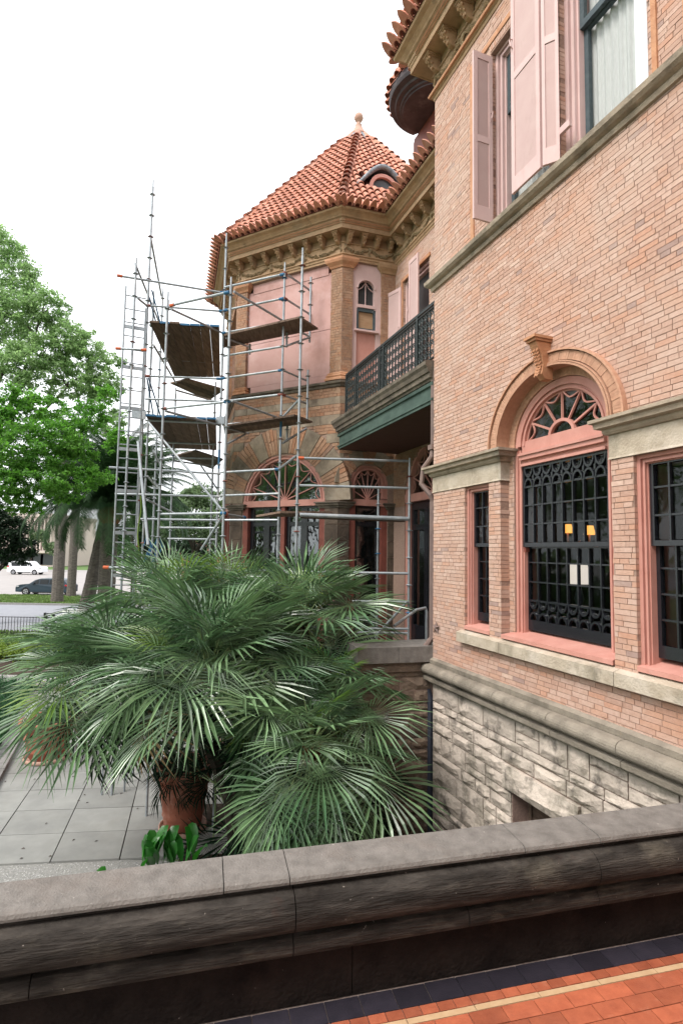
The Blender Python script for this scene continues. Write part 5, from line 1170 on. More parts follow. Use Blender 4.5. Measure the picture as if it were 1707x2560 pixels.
for a in ((296, 699, 9.6, 560, 723, 10.2, 'ledger', PRAD, ('orange', 'blue')), (428, 768, 8.9, 571, 726, 8.4, 'ledger', PRAD, ('orange', 'blue')), (368, 763, 10.1, 557, 779, 10.3, 'ledger', PRAD, ('redwood', 'blue')),
          (562, 721, 10.15, 709, 683, 9.62, 'ledger', PRAD, (None, 'blue')), (563, 778, 10.15, 707, 744, 9.62, 'ledger', PRAD, ('blue', 'blue')), (558, 836, 10.15, 706, 803, 9.62, 'ledger', PRAD, ('blue', 'blue')),
          (560, 893, 10.15, 706, 863, 9.62), (556, 950, 10.15, 705, 921, 9.62, 'ledger', PRAD, ('blue', 'blue')), (556, 1006, 10.15, 704, 984, 9.62, 'ledger', PRAD, (None, 'redwood')), (556, 1064, 10.15, 702, 1046, 9.62), (552, 1181, 10.15, 697, 1173, 9.62, 'ledger', PRAD, (None, 'blue')), (552, 1240, 10.15, 697, 1233, 9.62),
          (711, 683, 9.62, 777, 726, 10.3, 'ledger', PRAD, ('redwood', 'steel')), (711, 743, 9.62, 776, 789, 10.3, 'ledger', PRAD, ('redwood', 'steel')), (708, 924, 9.62, 768, 954, 10.2), (706, 985, 9.62, 768, 1011, 10.2, 'ledger', PRAD, ('redwood', None)),
          (749, 1141, 8.42, 1020, 1157, 8.55, 'ledger', PRAD, ('orange', None)), (749, 1208, 8.42, 1020, 1226, 8.55), (700, 1428, 8.6, 1023, 1434, 8.55), (880, 1504, 8.5, 1023, 1504, 8.55), (890, 1572, 8.5, 1023, 1572, 8.55), (890, 1583, 8.9, 1020, 1581, 8.9),
          (293, 868, 9.45, 364, 878, 9.5, 'ledger', PRAD, ('orange', 'orange')), (366, 938, 10.1, 551, 949, 10.2, 'ledger', PRAD, ('redwood', 'blue')), (364, 997, 10.1, 556, 1004, 10.2), (409, 1024, 8.9, 571, 1002, 8.4, 'ledger', PRAD, ('redwood', 'blue')),
          (273, 1172, 9.6, 552, 1181, 10.2), (288, 1236, 10.0, 556, 1240, 10.2), (350, 1296, 10.2, 556, 1302, 10.2, 'ledger', PRAD, (None, 'redwood')), (402, 1287, 8.9, 562, 1281, 8.4, 'ledger', PRAD, (None, 'blue')), (262, 1416, 9.3, 560, 1424, 9.6, 'ledger', PRAD, ('orange', None)), (560, 1424, 9.6, 705, 1428, 9.6),
          (404, 897, 12.3, 540, 910, 12.3), (436, 1141, 12.3, 540, 1150, 12.3), (420, 1350, 12.3, 540, 1345, 12.3), (400, 1318, 10.4, 548, 1321, 10.2), (440, 975, 12.3, 540, 1004, 13.2), (436, 1150, 12.3, 535, 1168, 13), (335, 740, 9.6, 402, 744, 12.2), (374, 812, 10.0, 549, 823, 10.15), (364, 1050, 10.0, 541, 1059, 10.15), (404, 894, 11.7, 551, 910, 11.9), (400, 1105, 11.9, 542, 1112, 12.0),
          (562, 1287, 8.5, 612, 1292, 9.3, 'ledger', PRAD, ('orange', 'blue')), (560, 1301, 10.0, 694, 1299, 9.7)):
    ledger(*a)
for a in ((428, 773, 8.9, 558, 833, 10.2), (585, 729, 8.4, 707, 802, 9.62), (580, 1002, 8.4, 702, 1047, 9.62), (344, 745, 9.6, 370, 766, 10.1), (704, 1046, 9.62, 746, 1001, 9.3), (415, 1028, 8.9, 548, 1063, 10.2), (372, 1056, 9.0, 558, 1278, 8.6), (560, 1285, 8.5, 503, 1375, 8.7), (378, 598, 10.1, 404, 740, 12.2), (384, 862, 10.4, 440, 957, 12.3), (384, 1130, 10.4, 402, 1165, 12.3),
          (369, 1190, 10.3, 392, 1218, 12.3), (369, 1250, 10.3, 440, 1285, 12.3), (402, 1210, 12.3, 437, 1228, 12.3), (500, 1160, 13, 545, 1225, 12.3), (1018, 1503, 8.5, 938, 1592, 8.8), (709, 806, 9.62, 776, 843, 10.0), (713, 866, 9.62, 775, 843, 10.0), (565, 845, 10.1, 625, 868, 10.6), (565, 1070, 10.1, 622, 1084, 10.6), (567, 1110, 9.9, 613, 1086, 10.5), (706, 1108, 9.62, 766, 1071, 10.0), (697, 1173, 9.62, 742, 1139, 8.5), (371, 735, 10.1, 392, 812, 10.6), (380, 725, 10.3, 402, 812, 10.7), (368, 945, 10.1, 384, 1040, 10.6), (372, 945, 10.1, 402, 1040, 10.7)):
    ledger(*a, 'diagonal_brace', PRAD if a[0] not in (371, 380, 368, 372) or a[1] > 1000 else .014, None, 'steel' if a[0] not in (371, 380, 368, 372) or a[1] > 1000 else 'blue')
ledger(346, 1105, 9.2, 371, 1362, 8.6, 'leaning_tube', PRAD * 1.25)
b = MB(); b.tube(atY(749, 1287, 8.4), atY(1022, 1297, 8.5), .034, 10); part('ledger', b, M['steel'], scf)
# ladder
q = atY(309, 850, 9.6); q2 = atY(364, 850, 9.75); zt = atY(318, 715, 9.6).z; lad = MB(); lad.tube((q.x, q.y, ZG), (q.x, q.y, zt), .017, 8); ld = part('ladder', lad, M['steel'], scf, label='upright ladder on the outer left of the scaffold')
e = Vector((q2.x - q.x, q2.y - q.y, 0)); b = MB(); b.tube((q2.x - e.x * .05, q2.y, ZG), (q2.x - e.x * .05, q2.y, zt - .35), .017, 8); part('ladder_rail', b, M['steel'], ld)
z = zt - .25; k = 0
while z > -1.2:
    b = MB()
    if k % 3 == 2: b.box8([Vector((q.x, q.y - .01, z)) + e * s_ + Vector((0, dy, dz)) for dz in (-.03, .03) for s_, dy in ((-.02, 0), (.97, 0), (.97, .03), (-.02, .03))]); part('tie_plate', b, M['steel'], ld)
    b = MB(); b.tube((q.x, q.y, z + .08), (q.x + e.x * .95, q.y + e.y * .95, z + .08), .011, 6); part('rung', b, M['steel'], ld); z -= .252; k += 1
# decks of boards
def deck(A, B, C, D, n_, th=.035, blue=None, z=0):
    for k in range(n_):
        t0, t1 = k / n_ + .003, (k + 1) / n_ - .003; j = random.uniform(-.03, .03)
        a0, a1 = A.lerp(B, t0), A.lerp(B, t1); c0, c1 = D.lerp(C, t0), D.lerp(C, t1); s_ = (a0 - c0).normalized() * j; dz = Vector((0, 0, random.uniform(-.004, .004)))
        b = MB(); b.box8([q + dz for q in (a0 + s_, a1 + s_, c1, c0)] + [q + dz + Vector((0, 0, th)) for q in (a0 + s_, a1 + s_, c1, c0)]); o = part('plank', b, M['plank'], scf)
        if blue and random.random() < blue:
            b = MB(); t = (a0 - c0).normalized() * .006; u = (c0 - a0).normalized() * .03; b.box8([q + dz for q in (a0 + s_ + t, a1 + s_ + t, a1 + s_ + u, a0 + s_ + u)] + [q + dz + Vector((0, 0, th + .003)) for q in (a0 + s_ + t, a1 + s_ + t, a1 + s_ + u, a0 + s_ + u)]); part('painted_end', b, M['blue'], o)
Z1 = 5.94; Z2 = 4.19
deck(atZ(374, 806, Z1), atZ(549, 817, Z1), atZ(551, 942, Z1), atZ(438, 945, Z1), 7, blue=.6)
deck(atZ(364, 1040, Z2), atZ(541, 1049, Z2), atZ(542, 1126, Z2), atZ(414, 1120, Z2), 7, blue=.85)
deck(atZ(424, 958, Z1 - .06), atZ(470, 949, Z1 - .06), atZ(562, 975, Z1 - .06), atZ(522, 1002, Z1 - .06), 3)
deck(atZ(435, 1140, Z2 - .06), atZ(490, 1128, Z2 - .06), atZ(558, 1150, Z2 - .06), atZ(530, 1172, Z2 - .06), 3)
def run(A, B, C, D, n_, **k): deck(A, D, C, B, n_, **k)
run(atZ(558, 840, 5.85), atZ(750, 795, 5.85), atZ(795, 824, 5.85), atZ(560, 870, 5.85), 3, blue=.0)
run(atZ(558, 1066, 4.08), atZ(735, 1040, 4.08), atZ(781, 1057, 4.08), atZ(562, 1086, 4.08), 3, blue=.3)
run(atY(640, 1293, 9.2), atY(700, 1283, 8.6), atY(832, 1283, 9.0), atY(760, 1291, 9.3), 2)
run(atY(751, 1292, 8.5), atY(1015, 1301, 8.6), atY(1010, 1305, 9.0), atY(760, 1296, 9.0), 2)
for (x0, y0, Y0, x1, y1, Y1, w_) in ((330, 1032, 10, 364, 1038, 10, .16), (541, 1050, 10.1, 562, 1050, 10.1, .14)):
    a, c = atY(x0, y0, Y0), atY(x1, y1, Y1); b = MB(); b.box8([p_ + Vector((0, dy, dz)) for dz in (-w_ / 2, w_ / 2) for p_, dy in ((a, 0), (c, 0), (c, .03), (a, .03))]); part('toe_board', b, M['steel'], scf)
b = MB(); c = atY(372, 1365, 9.0)
for k in range(6): a = c + Vector((random.uniform(-.1, .1), random.uniform(-.1, .1), -.15 * (k % 3))); b.path([a, a + Vector((.05, 0, .2)), a + Vector((.12, .03, 0)), a + Vector((.03, 0, -.25))], .012, 5)
part('coiled_strap', b, M['blue'], scf)
b = MB(); c0 = atY(352, 1240, 9.1); pts = [c0 + Vector((.02 * math.sin(k), 0, -k * .13)) for k in range(14)]; b.path(pts, .012, 5); part('hoist_rope', b, M['leafS'], scf)

# ================================================================== PLANTS
def npmesh(name, V, m, nv=4):
    n = len(V) // nv; me = bpy.data.meshes.new(name); me.vertices.add(n * nv); me.vertices.foreach_set('co', V.astype(np.float32).ravel())
    me.loops.add(n * nv); me.loops.foreach_set('vertex_index', np.arange(n * nv, dtype=np.int32)); me.polygons.add(n)
    me.polygons.foreach_set('loop_start', np.arange(0, n * nv, nv, dtype=np.int32)); me.materials.append(m); me.update(calc_edges=True); me.validate(); return me
def leaf_cloud(clumps, n, size, up=.35, sub=26, sig=.2):
    """clumps: (centre, rx, ry, rz). leaves gather in small sprays near the surface of each clump"""
    vol = np.array([c[1] * c[2] * c[3] for c in clumps]) ** .667; vol /= vol.sum(); out = []
    for (c, rx, ry, rz), f in zip(clumps, vol):
        m = max(20, int(n * f)); ks = max(5, int(sub * (0.5 + f * len(clumps) * .5)))
        d = rng.normal(size=(ks, 3)); d /= np.linalg.norm(d, axis=1)[:, None]; rad = rng.uniform(.45, 1.05, ks)[:, None]
        cen = d * rad * [rx, ry, rz]; r_ = sig * min(rx, rz) * rng.uniform(.7, 1.6, ks)
        i = rng.integers(0, ks, m); g_ = rng.normal(size=(m, 3)) * [1, 1, .62]
        P = np.array(c) + cen[i] + g_ * r_[i][:, None]
        out.append(P)
    P = np.concatenate(out); m = len(P)
    nrm = rng.normal(size=(m, 3)); nrm[:, 2] = np.abs(nrm[:, 2]) + up; nrm /= np.linalg.norm(nrm, axis=1)[:, None]
    t = rng.normal(size=(m, 3)); t -= nrm * (t * nrm).sum(1)[:, None]; t /= np.linalg.norm(t, axis=1)[:, None]; b_ = np.cross(nrm, t)
    s = size * rng.uniform(.55, 1.35, m)[:, None]
    V = np.stack([P - t * s, P + b_ * s * .45, P + t * s, P - b_ * s * .45], 1); return V.reshape(-1, 3)
def tree(name, label, base, trunk_r, clumps, n, size, leaf, sub=26, limbs=6, bark='bark', group='trees beyond the garden', sig=.2, cat='tree'):
    t = thing(name, label, cat, base, group)
    cc = np.mean([c[0] for c in clumps], axis=0); 
    b = MB(); base = Vector(base); top = Vector((base.x * .6 + cc[0] * .4, base.y * .6 + cc[1] * .4, base.z + (cc[2] - base.z) * .62)); mid = base.lerp(top, .5) + Vector((trunk_r * .7, 0, 0))
    b.path([base, mid, top], [trunk_r * 1.25, trunk_r * .95, trunk_r * .7], 8); part('trunk', b, M[bark], t, smooth=True)
    cl = sorted(clumps, key=lambda c: -c[1])[:limbs]
    for c in cl:
        e = Vector(c[0]) + Vector((random.uniform(-.3, .3) * c[1], 0, random.uniform(0, .4) * c[3])); m_ = top.lerp(e, .5) + Vector((random.uniform(-.3, .3), random.uniform(-.3, .3), -.1 * (e - top).length))
        bb = MB(); bb.path([top - Vector((0, 0, .2)), m_, e], [trunk_r * .4, trunk_r * .22, trunk_r * .07], 6)
        for q in range(5):
            s_ = m_.lerp(e, random.uniform(.1, .9)); d_ = Vector((random.uniform(-1, 1), random.uniform(-.6, .6), random.uniform(-.2, 1))) * c[1] * .7; bb.path([s_, s_ + d_ * .5 + Vector((0, 0, .1)), s_ + d_], [trunk_r * .14, trunk_r * .09, trunk_r * .03], 5)
        part('limb', bb, M[bark], t)
    V = leaf_cloud(clumps, n, size, sub=sub, sig=sig); part('crown', npmesh('crown', V - np.array(t['_w']), M[leaf]), None, t); return t
def C(px, py, Y, rx, rz, dep=.8):
    k = Y / F_PX; c = atY(px, py, Y); return ((c.x, c.y, c.z), rx * k, rx * k * dep, rz * k)
random.seed(8)
tree('oak_tree', 'near oak with bright green leaves filling the left edge above the palm', (-13.5, 12.5, ZG), .20,
     [C(35, 1125, 12, 95, 80), C(140, 1095, 12.5, 85, 65), C(225, 1040, 13, 60, 48), C(90, 1195, 12, 95, 50), C(25, 1020, 12.5, 70, 55), C(0, 1215, 11.5, 60, 45), C(180, 1150, 13, 65, 42), C(275, 985, 13.5, 36, 26), C(-90, 1080, 12, 120, 120), C(110, 1020, 13, 60, 40), C(235, 1195, 14, 50, 34), C(60, 1262, 12, 60, 26), C(160, 1235, 13, 50, 26), C(290, 1100, 14.5, 34, 36)], 50000, .042, 'leafA', sub=70, sig=.11, limbs=4)
tree('oak_tree', 'tall pale green oak rising behind the bright one on the left', tuple(atZ(-230, 1640, ZG)), .35,
     [C(15, 620, 23, 50, 50), C(60, 700, 23, 60, 55), C(115, 775, 22, 65, 55), C(20, 800, 22, 80, 80), C(180, 845, 22, 62, 45), C(240, 895, 22, 50, 45), C(110, 885, 22, 90, 55), C(270, 960, 22, 42, 50), C(190, 960, 22, 80, 50), C(40, 920, 21, 80, 60), C(280, 1060, 22, 36, 46), C(-80, 740, 22, 100, 120), C(300, 905, 23, 20, 16)], 52000, .070, 'leafB', sub=70, sig=.12)
tree('young_tree', 'slender green tree between the date palm and the scaffold', tuple(atZ(330, 1545, ZG)), .12,
     [C(300, 1130, 33, 40, 36), C(250, 1180, 33, 40, 30), C(330, 1210, 33, 46, 40), C(350, 1120, 33, 26, 36), C(370, 1290, 33, 44, 40)], 16000, .10, 'leafB', sub=34, sig=.18)
tree('background_tree', 'hazy green tree seen through the scaffold tubes left of the tower', tuple(atZ(480, 1500, ZG)), .3,
     [C(430, 1255, 42, 44, 26), C(485, 1245, 42, 50, 34), C(545, 1260, 42, 45, 36), C(460, 1300, 40, 60, 40), C(535, 1310, 40, 60, 44), C(400, 1310, 40, 44, 34), C(590, 1330, 40, 60, 60)], 22000, .13, 'leafC', sub=30, sig=.2)
tree('background_tree', 'second hazy tree low behind the scaffold, just left of the doors', tuple(atZ(520, 1490, ZG)), .3,
     [C(440, 1360, 50, 60, 34), C(520, 1370, 50, 60, 34), C(380, 1370, 50, 50, 30), C(330, 1330, 50, 50, 34)], 12000, .16, 'leafD', sub=30, sig=.2)
tree('evergreen_tree', 'dark evergreen crown low at the left edge above the parked cars', tuple(atZ(-40, 1560, ZG)), .25,
     [C(15, 1330, 30, 58, 44), C(-40, 1300, 30, 70, 60), C(62, 1370, 31, 36, 26), C(20, 1395, 31, 40, 22)], 14000, .10, 'leafD', sub=32, sig=.2)
tree('background_tree', 'small pale tree standing in front of the far facade', tuple(atZ(70, 1425, ZG)), .2, [C(95, 1340, 95, 22, 16), C(60, 1360, 95, 20, 12), C(130, 1370, 95, 22, 14)], 2500, .28, 'leafC', sub=16)
for k, (bx, by, hh) in enumerate(((-19, 3, 5.5), (-17, -8, 6.0), (-24, 14, 6.5), (-10, -20, 6.5))):
    tree('oak_tree', ('street oak left of the terrace, beyond the picture edge', 'oak behind the viewer to the left of the terrace', 'tall oak beyond the left edge near the street', 'oak standing behind the terrace')[k], (bx, by, ZG), .3, [((bx + random.uniform(-3, 3), by + random.uniform(-3, 3), hh + random.uniform(-2, 2.6)), 2.8, 2.8, 2.0) for q in range(6)], 14000, .13, 'leafB', sub=60, sig=.16)
for k, (x, y, Y) in enumerate(((-120, 1360, 150), (330, 1385, 150), (430, 1388, 150))):
    tree('background_tree', ('distant tree line crown beyond the far left facade', 'distant crown behind the car park right of the palm trunks', 'distant crown low behind the scaffold foot')[k], tuple(atZ(x, 1412, ZG)), .4, [C(x, y - 10, Y, 60, 24), C(x + 50, y, Y, 40, 18), C(x - 50, y, Y, 40, 18)], 3000, .5, 'leafC', sub=20)

# ---- date palms
def pinnate(Ln, droop, seed):
    r = random.Random(seed); b = MB(); n_ = 22; pts = []; a = R_(50)
    x = z = 0; 
    for i in range(n_ + 1): pts.append(Vector((x, 0, z))); a -= droop / n_ * (0.5 + i / n_); x += math.cos(a) * Ln / n_; z += math.sin(a) * Ln / n_
    b.path(pts, [.035 * (1 - .9 * i / n_) for i in range(n_ + 1)], 4); 
    for i in range(2, n_):
        for q in range(6):
            p0 = pts[i].lerp(pts[i + 1], q / 6) if i < n_ else pts[i]; t = (pts[min(i + 1, n_)] - pts[i - 1]).normalized(); f = i / n_
            l_ = .60 * math.sin(math.pi * (.12 + .85 * f)) ** .6 * r.uniform(.8, 1.15)
            for s_ in (-1, 1):
                d = (t * .75 + Vector((0, s_ * .9, -.28 - .3 * r.random()))).normalized(); e = p0 + d * l_ + Vector((0, 0, -.12 * l_)); m_ = p0 + d * l_ * .5; w_ = t * .013
                b.add([p0 - w_, p0 + w_, m_ + w_ * 1.1, e, m_ - w_ * 1.1], [(0, 1, 2, 4), (4, 2, 3)])
    return b.mesh('frond', M['date'], fix=False)
PIN = [pinnate(4.7, R_(d), i) for i, d in enumerate((92, 118, 138, 74))]
def datepalm(label, base, zc, n_, r0, lean=(0, 0), skirt=True, sc=1.0):
    t = thing('date_palm', label, 'palm tree', base, 'date palms by the fence'); base = Vector(base); top = Vector((base.x + lean[0], base.y + lean[1], zc)); b = MB(); m_ = 22
    pts = [base.lerp(top, i / m_) for i in range(m_ + 1)]; b.path(pts, [r0 * (1.25 - .25 * min(1, i / 5)) * (1.0 + .05 * (i % 2)) for i in range(m_ + 1)], 10); part('trunk', b, M['trunk'], t)
    b = MB(); b.lathe(top, [(r0, -.7), (r0 * 1.5, -.3), (r0 * 1.3, .15), (.05, .4)], 10); part('crown_shaft', b, M['heart'], t)
    for k in range(n_):
        ph = k * 2.39996; e = 1 - 2 * k / n_ * .8; me = PIN[3] if e > .6 else PIN[0] if e > .2 else PIN[1] if e > -.2 else PIN[2]
        el = R_(28 * e - (8 if e < 0 else 0)); s_ = sc * random.uniform(.85, 1.08)
        m = Matrix.Translation(top) @ Matrix.Rotation(ph, 4, 'Z') @ Matrix.Rotation(-el, 4, 'Y') @ Matrix.Rotation(random.uniform(-.3, .3), 4, 'X') @ Matrix.Scale(s_, 4); inst('frond', me, t, m)
random.seed(4)
bq = atZ(262, 1578, ZG); datepalm('date palm with drooping dark fronds, its crown left of the ladder', (bq.x, bq.y, ZG), 3.7, 100, .42, sc=1.12)
bq = atZ(203, 1573, ZG); datepalm('taller date palm with smooth grey trunk and upright fronds behind', (bq.x + .0, bq.y, ZG), 6.3, 44, .34, lean=(.9, 1.5), sc=.8)
for x, y, w_, lb in ((143, 1508, .42, 'thick straight palm trunk on the verge, nearer the dark car hood'), (178, 1494, .36, 'straight palm trunk on the verge by the red tail lamp')):
    q = atZ(x, y, ZG); t = thing('verge_palm', lb, 'palm tree', (q.x, q.y, ZG), 'palm trunks on the verge'); b = MB(); H_ = 12.5
    b.path([Vector((q.x, q.y, ZG + H_ * k / 16)) for k in range(17)], [w_ * (1.15 if k == 0 else 1.0 - .01 * k) * (1 + .03 * (k % 2)) for k in range(17)], 12); part('trunk', b, M['trunk'], t)
    for k in range(18):
        ph = k * 2.4; el = R_(45 - 80 * k / 18); m = Matrix.Translation((q.x, q.y, ZG + H_)) @ Matrix.Rotation(ph, 4, 'Z') @ Matrix.Rotation(-el, 4, 'Y') @ Matrix.Scale(.8, 4); inst('frond', PIN[k % 3], t, m)

# ---- fan palms
def fanleaf(seed, m, nseg=34, R=.70, spread=R_(300), pet=.9, droop=.22, pd=.28):
    r = random.Random(seed); b = MB(); b2 = MB(); pts = []; 
    for i in range(7): t = i / 6; pts.append(Vector((pet * t * (1 - .06 * t), 0, -pd * pet * t * t * .5)))
    b2.path(pts, [.013 - .006 * i / 6 for i in range(7)], 4); hub = pts[-1]; dirp = (pts[-1] - pts[-2]).normalized()
    tilt = Matrix.Rotation(math.atan2(-dirp.z, dirp.x) + R_(12), 4, 'Y')
    for k in range(nseg):
        a = -spread / 2 + spread * (k + .5) / nseg; f = math.cos(a * .5); L_ = R * (.55 + .45 * max(0, math.cos(a * .52))) * r.uniform(.88, 1.06); wmid = L_ * math.tan(spread / nseg / 2) * .50
        c, s_ = math.cos(a), math.sin(a); t = Vector((c, s_, 0)); n_ = Vector((-s_, c, 0)); cone = .14; dr = droop * r.uniform(.6, 1.6); tw = r.uniform(-.035, .035); rows = []
        for fr_, ww, fold in ((.04, .12, 0), (.30, .93, .55), (.64, .62, .7), (1.0, .04, .3)):
            x = L_ * fr_; z = cone * x * .6 - dr * x * (fr_ ** 2) * 1.2; w_ = wmid * ww if fr_ > .3 else L_ * .04 * math.tan(spread / nseg / 2); lat = tw * fr_ * fr_
            q = t * x + n_ * lat; rows.append((tilt @ (q + n_ * w_ + Vector((0, 0, z + w_ * fold * .9))), tilt @ (q + Vector((0, 0, z - w_ * fold * .5))), tilt @ (q - n_ * w_ + Vector((0, 0, z + w_ * fold * .9)))))
        vs = [hub + v for row in rows for v in row]; fs = []
        for i in range(3): fs += [(i * 3, i * 3 + 1, i * 3 + 4, i * 3 + 3), (i * 3 + 1, i * 3 + 2, i * 3 + 5, i * 3 + 4)]
        b.add(vs, fs)
    b.mi = 1; b.add(b2.v, b2.f); b.mi = 0
    return b.mesh('frond', [m, M['petiole']], fix=False)
FAN = [fanleaf(i, M['frond'], nseg=32 + 2 * i, droop=.02 + .035 * i, pet=.68 + .08 * (i % 3), R=.78 + .04 * (i % 4)) for i in range(7)]
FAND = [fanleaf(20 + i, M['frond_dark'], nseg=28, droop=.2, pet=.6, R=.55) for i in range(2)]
FANY = fanleaf(41, M['frond_new'], nseg=34, droop=.12, pet=.7, R=.62); FANB = fanleaf(42, M['frond_dry'], nseg=26, droop=.55, pet=.7, R=.55)
def pixel(p_):
    c_ = RM.transposed() @ (p_ - Vector((0, 0, EYE))); return PW / 2 - F_PX * c_.x / c_.z, PH / 2 + F_PX * c_.y / c_.z
def head(t, c, n_, sc, top=R_(82), low=R_(-58), meshes=FAN, aim=None, seed=0):
    r = random.Random(seed)
    for k in range(n_):
        f = (k + .5) / n_; el = top + (low - top) * (f ** 1.15) + r.uniform(-.09, .09); ph = k * 2.39996 + r.uniform(-.2, .2); s_ = sc * r.uniform(.84, 1.1) * (.82 + .25 * min(1, f * 1.7))
        m = Matrix.Translation(c) @ Matrix.Rotation(ph, 4, 'Z') @ Matrix.Rotation(-el, 4, 'Y') @ Matrix.Rotation(r.uniform(-.45, .45), 4, 'X') @ Matrix.Scale(s_, 4); me = meshes[r.randrange(len(meshes))]; me = me if meshes is not FAN else FANY if (f < .22 and r.random() < .22) or r.random() < .03 else FANB if f > .82 and r.random() < .22 else me
        if any(375 < x_ < 535 and 1930 < y_ < 2125 for x_, y_ in (pixel(m @ Vector(q_)) for q_ in ((.4, 0, 0), (.7, 0, -.1), (1.1, 0, -.25), (1.4, 0, -.45), (1.2, .45, -.3), (1.2, -.45, -.3)))) and seed != 31: continue   # pruned clear of the pot
        inst('frond', me, t, m)
def stem(t, base, c):
    b = MB(); base = Vector(base); c = Vector(c); b.path([base, base.lerp(c, .5) + Vector((.05, .03, 0)), c - Vector((0, 0, .05))], [.11, .10, .085], 8); part('trunk', b, M['bark'], t)
    b = MB()
    for k in range(26):
        a = k * 2.4; z = -.02 + .006 * k * -1; r_ = .05; q = c + Vector((math.cos(a) * r_, math.sin(a) * r_, z)); b.path([q, q + Vector((math.cos(a) * .035, math.sin(a) * .035, .05))], [.024, .012], 4)
    part('crown_fibre', b, M['heart'], t)
pl = thing('fan_palm', 'big left clump of silvery green fan palm leaning over the paving, orange heart showing', 'fan palm', tuple(atZ(560, 2240, ZG)), 'fan palms in the planting bed')
pr = thing('fan_palm', 'right clump of fan palm with yellow green new leaves in front of the porch wall', 'fan palm', tuple(atZ(850, 2300, ZG)), 'fan palms in the planting bed')
BASE = {pl.name: Vector((-1.15, 7.0, ZG)), pr.name: Vector((-.25, 6.4, ZG))}
for t, (x, y, Y), n_, sc, sd_, top_, low_ in ((pl, (523, 1690, 6.2), 50, .98, 1, 88, -40), (pl, (285, 1700, 7.0), 46, 1.0, 2, 76, -38), (pl, (430, 1550, 7.6), 34, 1.0, 3, 84, -34), (pl, (585, 1535, 7.9), 28, .95, 12, 84, -34),
                                   (pr, (780, 1870, 5.5), 46, .80, 4, 78, -74), (pr, (755, 1560, 7.2), 42, .94, 5, 86, -48), (pr, (690, 1660, 7.4), 26, .92, 6, 70, -54), (pr, (815, 1725, 6.3), 34, .70, 7, 70, -68), (pr, (730, 1870, 6.3), 28, .82, 8, 44, -72)):
    c = atY(x, y, Y); head(t, c, n_, sc, R_(top_), R_(low_), FAN, seed=sd_)
    b0 = BASE[t.name]; b = MB(); mm = b0.lerp(c, .35); mm.z = b0.z + (c.z - b0.z) * .82; m0 = b0.lerp(c, .1); m0.z = b0.z + (c.z - b0.z) * .45; b.path([b0, m0, mm, c - Vector((0, 0, .05))], [.11, .10, .09, .075], 8); part('trunk', b, M['bark'], t)
    b = MB()
    for k in range(26):
        a = k * 2.4; q = c + Vector((math.cos(a) * .05, math.sin(a) * .05, -.006 * k)); b.path([q, q + Vector((math.cos(a) * .04, math.sin(a) * .04, .05))], [.026, .012], 4)
    part('crown_fibre', b, M['heart'], t)
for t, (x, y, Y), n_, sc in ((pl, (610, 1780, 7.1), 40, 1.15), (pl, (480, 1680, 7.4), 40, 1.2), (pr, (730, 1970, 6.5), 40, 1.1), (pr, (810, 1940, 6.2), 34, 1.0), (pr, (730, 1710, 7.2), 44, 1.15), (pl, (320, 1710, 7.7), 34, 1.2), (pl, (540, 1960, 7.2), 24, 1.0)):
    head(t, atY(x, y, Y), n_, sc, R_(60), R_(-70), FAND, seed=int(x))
# big terracotta pots
def pot(c, r, h, label):
    t = thing('plant_pot', label, 'plant pot', tuple(c), 'terracotta pots on the paving'); b = MB()
    b.lathe(c, [(r * .62, .05), (r * .66, .08), (r * .70, h * .22), (r * .74, h * .25), (r * .72, h * .28), (r * .80, h * .5), (r * .85, h * .54), (r * .82, h * .58), (r * .93, h * .80), (r * .93, h * .84), (r * 1.02, h * .86), (r * 1.05, h * .92), (r * 1.04, h * .985), (r * .98, h), (r * .93, h * .99), (r * .90, h * .90), (r * .84, h * .84), (.01, h * .84)], 30); part('body', b, M['pot'], t, smooth=True)
    b = MB(); b.lathe(c, [(r * .60, 0), (r * .80, .0), (r * .84, .02), (r * .84, .075), (r * .80, .08), (r * .78, .045), (r * .6, .04)], 28); part('saucer', b, M['pot_pale'], t, smooth=True)
    b = MB(); b.lathe(c, [(r * .86, h * .86), (r * .3, h * .89), (.01, h * .90)], 20); part('soil', b, M['mulch'], t, smooth=True)
    b = MB()
    for k in range(28): a = 2 * math.pi * k / 28; b.path([c + Vector((math.cos(a) * r * .945, math.sin(a) * r * .945, h * .80)), c + Vector((math.cos(a + .11) * r * .93, math.sin(a + .11) * r * .93, h * .74)), c + Vector((math.cos(a + .22) * r * .945, math.sin(a + .22) * r * .945, h * .80))], .012, 4)
    part('swag_relief', b, M['pot'], t); return t
pc = atZ(447, 2088, ZG + .03); p1 = pot(Vector((pc.x, pc.y + .2, ZG + .03)), .42, .98, 'tall terracotta pot on a pale saucer under the fan palm')
t = thing('potted_palm', 'dark shaded palm growing in the tall pot', 'palm', (pc.x, pc.y + .2, ZG + .9), 'small plants in pots')
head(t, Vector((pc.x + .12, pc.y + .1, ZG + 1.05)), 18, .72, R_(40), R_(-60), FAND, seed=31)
pc2 = atZ(118, 1905, ZG + .03); p2 = pot(Vector((pc2.x - .1, pc2.y + .2, ZG + .03)), .52, .80, 'wide terracotta bowl pot half hidden at the left edge')
